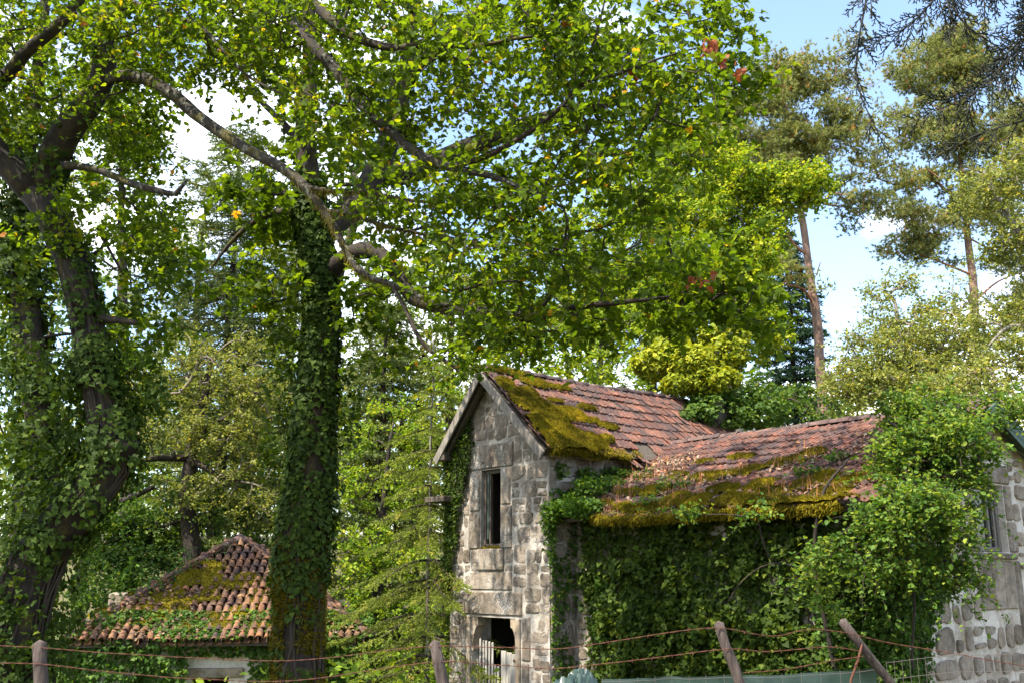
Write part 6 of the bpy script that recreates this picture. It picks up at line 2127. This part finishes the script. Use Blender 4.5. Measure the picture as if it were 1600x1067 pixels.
def spray(p0, d0, L, lev, out):
    n_ = max(4, int(L / .035))
    P_ = [p0]
    d = d0.copy()
    for i in range(n_):
        d = unit(d + rc.normal(size=3) * .06 + np.array([0, 0, -.035]))
        P_.append(P_[-1] + d * L / n_)
    P_ = np.array(P_)
    out.append((P_, lev, L))
    if lev < 3:
        m = max(3, int(L / (.050 if lev == 0 else .019 if lev == 1 else .013)))
        nrm = unit(np.cross(d0, np.array([.1, 1, .2])))
        for j in range(m):
            f = (j + .6) / m
            i = min(int(f * n_), n_ - 1)
            q = P_[i] + (P_[i + 1] - P_[i]) * (f * n_ - i)
            sg = 1 if j % 2 else -1
            dd = unit(unit(P_[i + 1] - P_[i]) * .8 + nrm * sg * .62 + rc.normal(size=3) * .16)
            l2 = L * (.46 if lev == 0 else .42 if lev == 1 else .5) * (1.05 - .75 * f) * rc.uniform(.6, 1.2)
            if l2 > .012:
                spray(q, dd, l2, lev + 1, out)


def cypress_branch(pts, side_from=.25, Lside=.22, dens=.05):
    P_, R_ = resample(pts, np.linspace(.009, .003, len(pts)), .03)
    wood.add(*tube(P_, R_, 5, False))
    T_ = unit(np.gradient(P_, axis=0))
    tot = len(P_)
    out = []
    k = int(tot * side_from)
    j = 0
    while k < tot - 1:
        f = k / tot
        nrm = unit(np.cross(T_[k], np.array([.1, 1, .2])))
        sg = 1 if j % 2 else -1
        dd = unit(T_[k] * .85 + nrm * sg * rc.uniform(.35, .75) + np.array([0, 0, -.25]) + rc.normal(size=3) * .15)
        spray(P_[k], dd, Lside * (1.1 - .6 * f) * rc.uniform(.45, 1.15), 1, out)
        k += max(1, int(dens / .03 + rc.random()))
        j += 1
    spray(P_[-1], T_[-1], Lside * .6, 1, out)
    for Q, lev, L in out:
        r = {0: .004, 1: .0034, 2: .0030, 3: .0028}[lev]
        leaf.add(*sticks(Q[:-1], Q[1:], r * 1.1, r), rnd=float(rc.random()))
    return P_


hub = np.array([4.48, 5.2, 5.2])
cypress_branch(np.vstack([hub, path([(1640, -160, 5.1), (1440, -130, 5.05), (1368, -40, 5.0), (1350, 20, 5.0), (1341, 75, 5.0), (1338, 115, 5), (1345, 150, 5), (1358, 180, 5), (1372, 208, 5)])]), .5, .26, .06)
cypress_branch(np.vstack([hub, path([(1700, -150, 5.0), (1520, -60, 4.9), (1460, 0, 4.8), (1420, 40, 4.8), (1385, 58, 4.8)])]), .42, .42, .06)
cypress_branch(np.vstack([hub, path([(1700, -120, 5.0), (1540, -40, 4.9), (1490, 0, 4.8), (1510, 40, 4.8), (1545, 65, 4.8), (1570, 80, 4.8)])]), .4, .42, .06)
cypress_branch(np.vstack([hub, path([(1720, -60, 5.0), (1640, 0, 4.8), (1600, 60, 4.7), (1560, 110, 4.7), (1515, 150, 4.7), (1465, 172, 4.7)])]), .35, .42, .06)
cypress_branch(np.vstack([hub, path([(1760, 60, 4.9), (1680, 150, 4.6), (1610, 185, 4.5), (1560, 200, 4.5), (1515, 218, 4.5)])]), .35, .40, .06)
cypress_branch(np.vstack([hub, path([(1740, -30, 4.9), (1660, 20, 4.7), (1610, 60, 4.6), (1590, 110, 4.6)])]), .55, .38, .06)
wood.build('branches', M['twig_cypress'], cy)['kind'] = 'stuff'
leaf.build('sprays', M['cypress'], cy)
cb = Bag()
for u, v in ((1335, 74), (1345, 174), (1348, 60)):
    c = at(u, v, 5.0)
    V, F = [], []
    ph = np.array([[math.sin(a) * math.cos(t_), math.sin(a) * math.sin(t_), math.cos(a)] for a in np.linspace(.05, 3.09, 6) for t_ in np.arange(8) * .785])
    V = c + ph * .011 * (1 + .12 * rc.normal(size=(48, 1)))
    F = np.array([[i * 8 + j, i * 8 + (j + 1) % 8, (i + 1) * 8 + (j + 1) % 8, (i + 1) * 8 + j] for i in range(5) for j in range(8)])
    bb = Bag().add(V, F)
    bb.build('cone', M['wood_dark'], cy, True)

# ------------------------------------------------------------------ barbed wire fence, netting and tarp in front
rf = rng_(99)
FY = 6.2
fence = thing('barbed_wire_fence', 'old barbed wire fence with leaning weathered posts along the bottom edge', 'fence', (0, FY, 0))
posts = [((62, 1005, 6.0), (63, 1200, 6.0), .038, 'straight round post under the ivy linden'), ((679, 1004, 6.2), (722, 1200, 6.2), .036, 'dark post leaning left before the gable door'), ((1123, 974, 6.1), (1205, 1200, 6.1), .030, 'reddish post leaning left before the ivy wall'), ((1316, 970, 6.3), (1440, 1130, 6.5), .026, 'grey pole slanting right before the ivy wall')]
for a, c, r, lab in posts:
    pa, pc = at(*a), at(*c)
    d = (pc - pa) / abs(pc[2] - pa[2])
    foot = pa + d * (pa[2] + .25)
    n_ = 14
    P = np.array([foot * (1 - q) + pa * q for q in np.linspace(0, 1, n_)])
    P[1:-1] += rf.normal(size=(n_ - 2, 3)) * .006
    o = Bag().add(*tube(P, np.linspace(r * 1.15, r, n_) * rf.uniform(.93, 1.07, n_), 12, True, .14, 5, 14)).build('post', M['post_wood'] if lab[0] != 'g' else M['post_wood'], fence, True)
    o['label'] = lab
wires = [
    [(-60, 1000, 6), (62, 1012, 5.97), (300, 1030, 6.1), (500, 1028, 6.2), (680, 1012, 6.17), (780, 1012, 6.2), (860, 1013, 6.2), (950, 1000, 6.15), (1050, 985, 6.1), (1126, 979, 6.07), (1180, 988, 6.15), (1215, 990, 6.2), (1260, 980, 6.25), (1322, 986, 6.28), (1420, 1010, 6.3), (1660, 1050, 6.3)],
    [(-60, 1030, 6), (62, 1039, 5.97), (300, 1062, 6.1), (500, 1058, 6.2), (688, 1036, 6.17), (780, 1040, 6.2), (860, 1044, 6.2), (950, 1034, 6.15), (1050, 1022, 6.1), (1140, 1012, 6.07), (1200, 1016, 6.15), (1290, 1008, 6.25), (1346, 1016, 6.28)],
    [(1162, 1050, 6.07), (1220, 1046, 6.15), (1290, 1032, 6.25), (1350, 1024, 6.28)],
    [(-60, 1075, 6), (62, 1082, 5.97), (400, 1100, 6.1), (700, 1080, 6.17), (1170, 1068, 6.07)]]
for wp in wires:
    P, R = resample(path(wp), np.full(len(wp), .002), .03)
    P = P + (fbm(P * 1.5, 5, 2)[:, None] - .5) * np.array([0, .02, .05])
    b = Bag()
    n_ = len(P)
    a = np.arange(n_) * 1.3
    off = np.stack([0 * a, np.cos(a), np.sin(a)], -1) * .0022
    b.add(*tube(P + off, np.full(n_, .0014), 4, False))
    b.add(*tube(P - off, np.full(n_, .0014), 4, False))
    for i in range(2, n_ - 1, 4):
        for _ in range(2):
            d = unit(rf.normal(size=3) * np.array([.4, 1, 1]))
            b.add(*sticks((P[i] - d * .014)[None], (P[i] + d * .014)[None], .0013, .0008))
    b.build('barbed_wire', M['rust'], fence)
st = Bag()
st.add(*tube(path([(1347, 1006, 6.3), (1341, 1030, 6.3), (1330, 1060, 6.3), (1325, 1120, 6.3)]), [.006, .009, .008, .008], 6, True, .2))
st.build('stake', M['rust'], fence, True)

# green shade net with its wire mesh
net = thing('shade_net', 'low green shade netting on wire mesh along the bottom of the ivy wall', 'netting', at(1150, 1200, 6.5))
P = path([(940, 1060, 6.7), (1040, 1058, 6.65), (1130, 1055, 6.6), (1250, 1052, 6.55), (1372, 1046, 6.5)])
P, _ = resample(P, np.ones(len(P)), .04)
P = P + (fbm(P * 6, 3, 2)[:, None] - .5) * np.array([0, .05, .025])
rows = 9
V = np.concatenate([P - UP * (.62 * k / (rows - 1)) + (fbm((P + k) * 4, 4, 2)[:, None] - .5) * np.array([0, .05, 0]) for k in range(rows)])
n_ = len(P)
ii = (np.arange(rows - 1)[:, None] * n_ + np.arange(n_ - 1)[None]).ravel()
Fq = np.stack([ii, ii + 1, ii + n_ + 1, ii + n_], -1)
V2 = V + np.array([0, .004, 0])
Bag().add(V, Fq).add(V2, Fq[:, ::-1]).build('net', M['tarp'], net, True)
b = Bag()
for k in range(5):
    Q = P - UP * (.01 + .15 * k) + np.array([0, -.03, 0])
    b.add(*tube(Q, np.full(len(Q), .0016), 4, False))
for i in range(0, n_, 3):
    b.add(*sticks((P[i] + [0, -.03, .012])[None], (P[i] + [0, -.03, -.62])[None], .0014, .0014))
b.build('wire_mesh', M['wire'], net)
mesh2 = thing('wire_mesh_fence', 'thin wire mesh panel in front of the bare stones at lower right', 'fence', at(1500, 1200, 6.5))
b = Bag()
P = path([(1385, 1035, 6.5), (1480, 1024, 6.45), (1560, 1022, 6.4), (1680, 1020, 6.3)])
P, _ = resample(P, np.ones(len(P)), .05)
for k in range(6):
    b.add(*tube(P - UP * .1 * k, np.full(len(P), .0016), 4, False))
for i in range(0, len(P), 1):
    b.add(*sticks((P[i] + UP * .01)[None], (P[i] - UP * .75)[None], .0013, .0013))
b.build('mesh', M['wire'], mesh2)
# crumpled tarp over a heap
c = at(912, 1095, 7.4)
n1, n2 = 34, 26
uu, vv = np.meshgrid(np.linspace(-1, 1, n1), np.linspace(-1, 1, n2))
rr = np.sqrt(uu ** 2 + vv ** 2)
H = .33 * np.clip(1 - rr ** 2.2, -.4, 1) - .08 * uu
q = np.stack([uu.ravel() * 3 + .3, vv.ravel() * 3, 0 * uu.ravel()], -1)
H = H + (np.abs(fbm(q * 1.6, 3, 3) - .5) * .34).reshape(uu.shape)
V = np.stack([c[0] + uu * .30, c[1] + vv * .35, c[2] - .19 + H], -1).reshape(-1, 3)
ii = (np.arange(n2 - 1)[:, None] * n1 + np.arange(n1 - 1)[None]).ravel()
Fq = np.stack([ii, ii + 1, ii + n1 + 1, ii + n1], -1)
edge = np.concatenate([np.arange(n1), np.arange(n2) * n1 + n1 - 1, (n2 - 1) * n1 + np.arange(n1)[::-1], (np.arange(n2) * n1)[::-1]])
Vs = V[edge].copy()
Vs[:, 2] = ground_at(c[0], c[1]) - .05
m = len(edge)
j = np.arange(m - 1)
b = Bag().add(V, Fq).add(np.vstack([V[edge], Vs]), np.stack([j, j + m, j + m + 1, j + 1], -1))
o = b.build('tarp', M['tarp'], None, False)
tag(o, 'crumpled dark green tarpaulin heap below the gable corner', 'tarp')
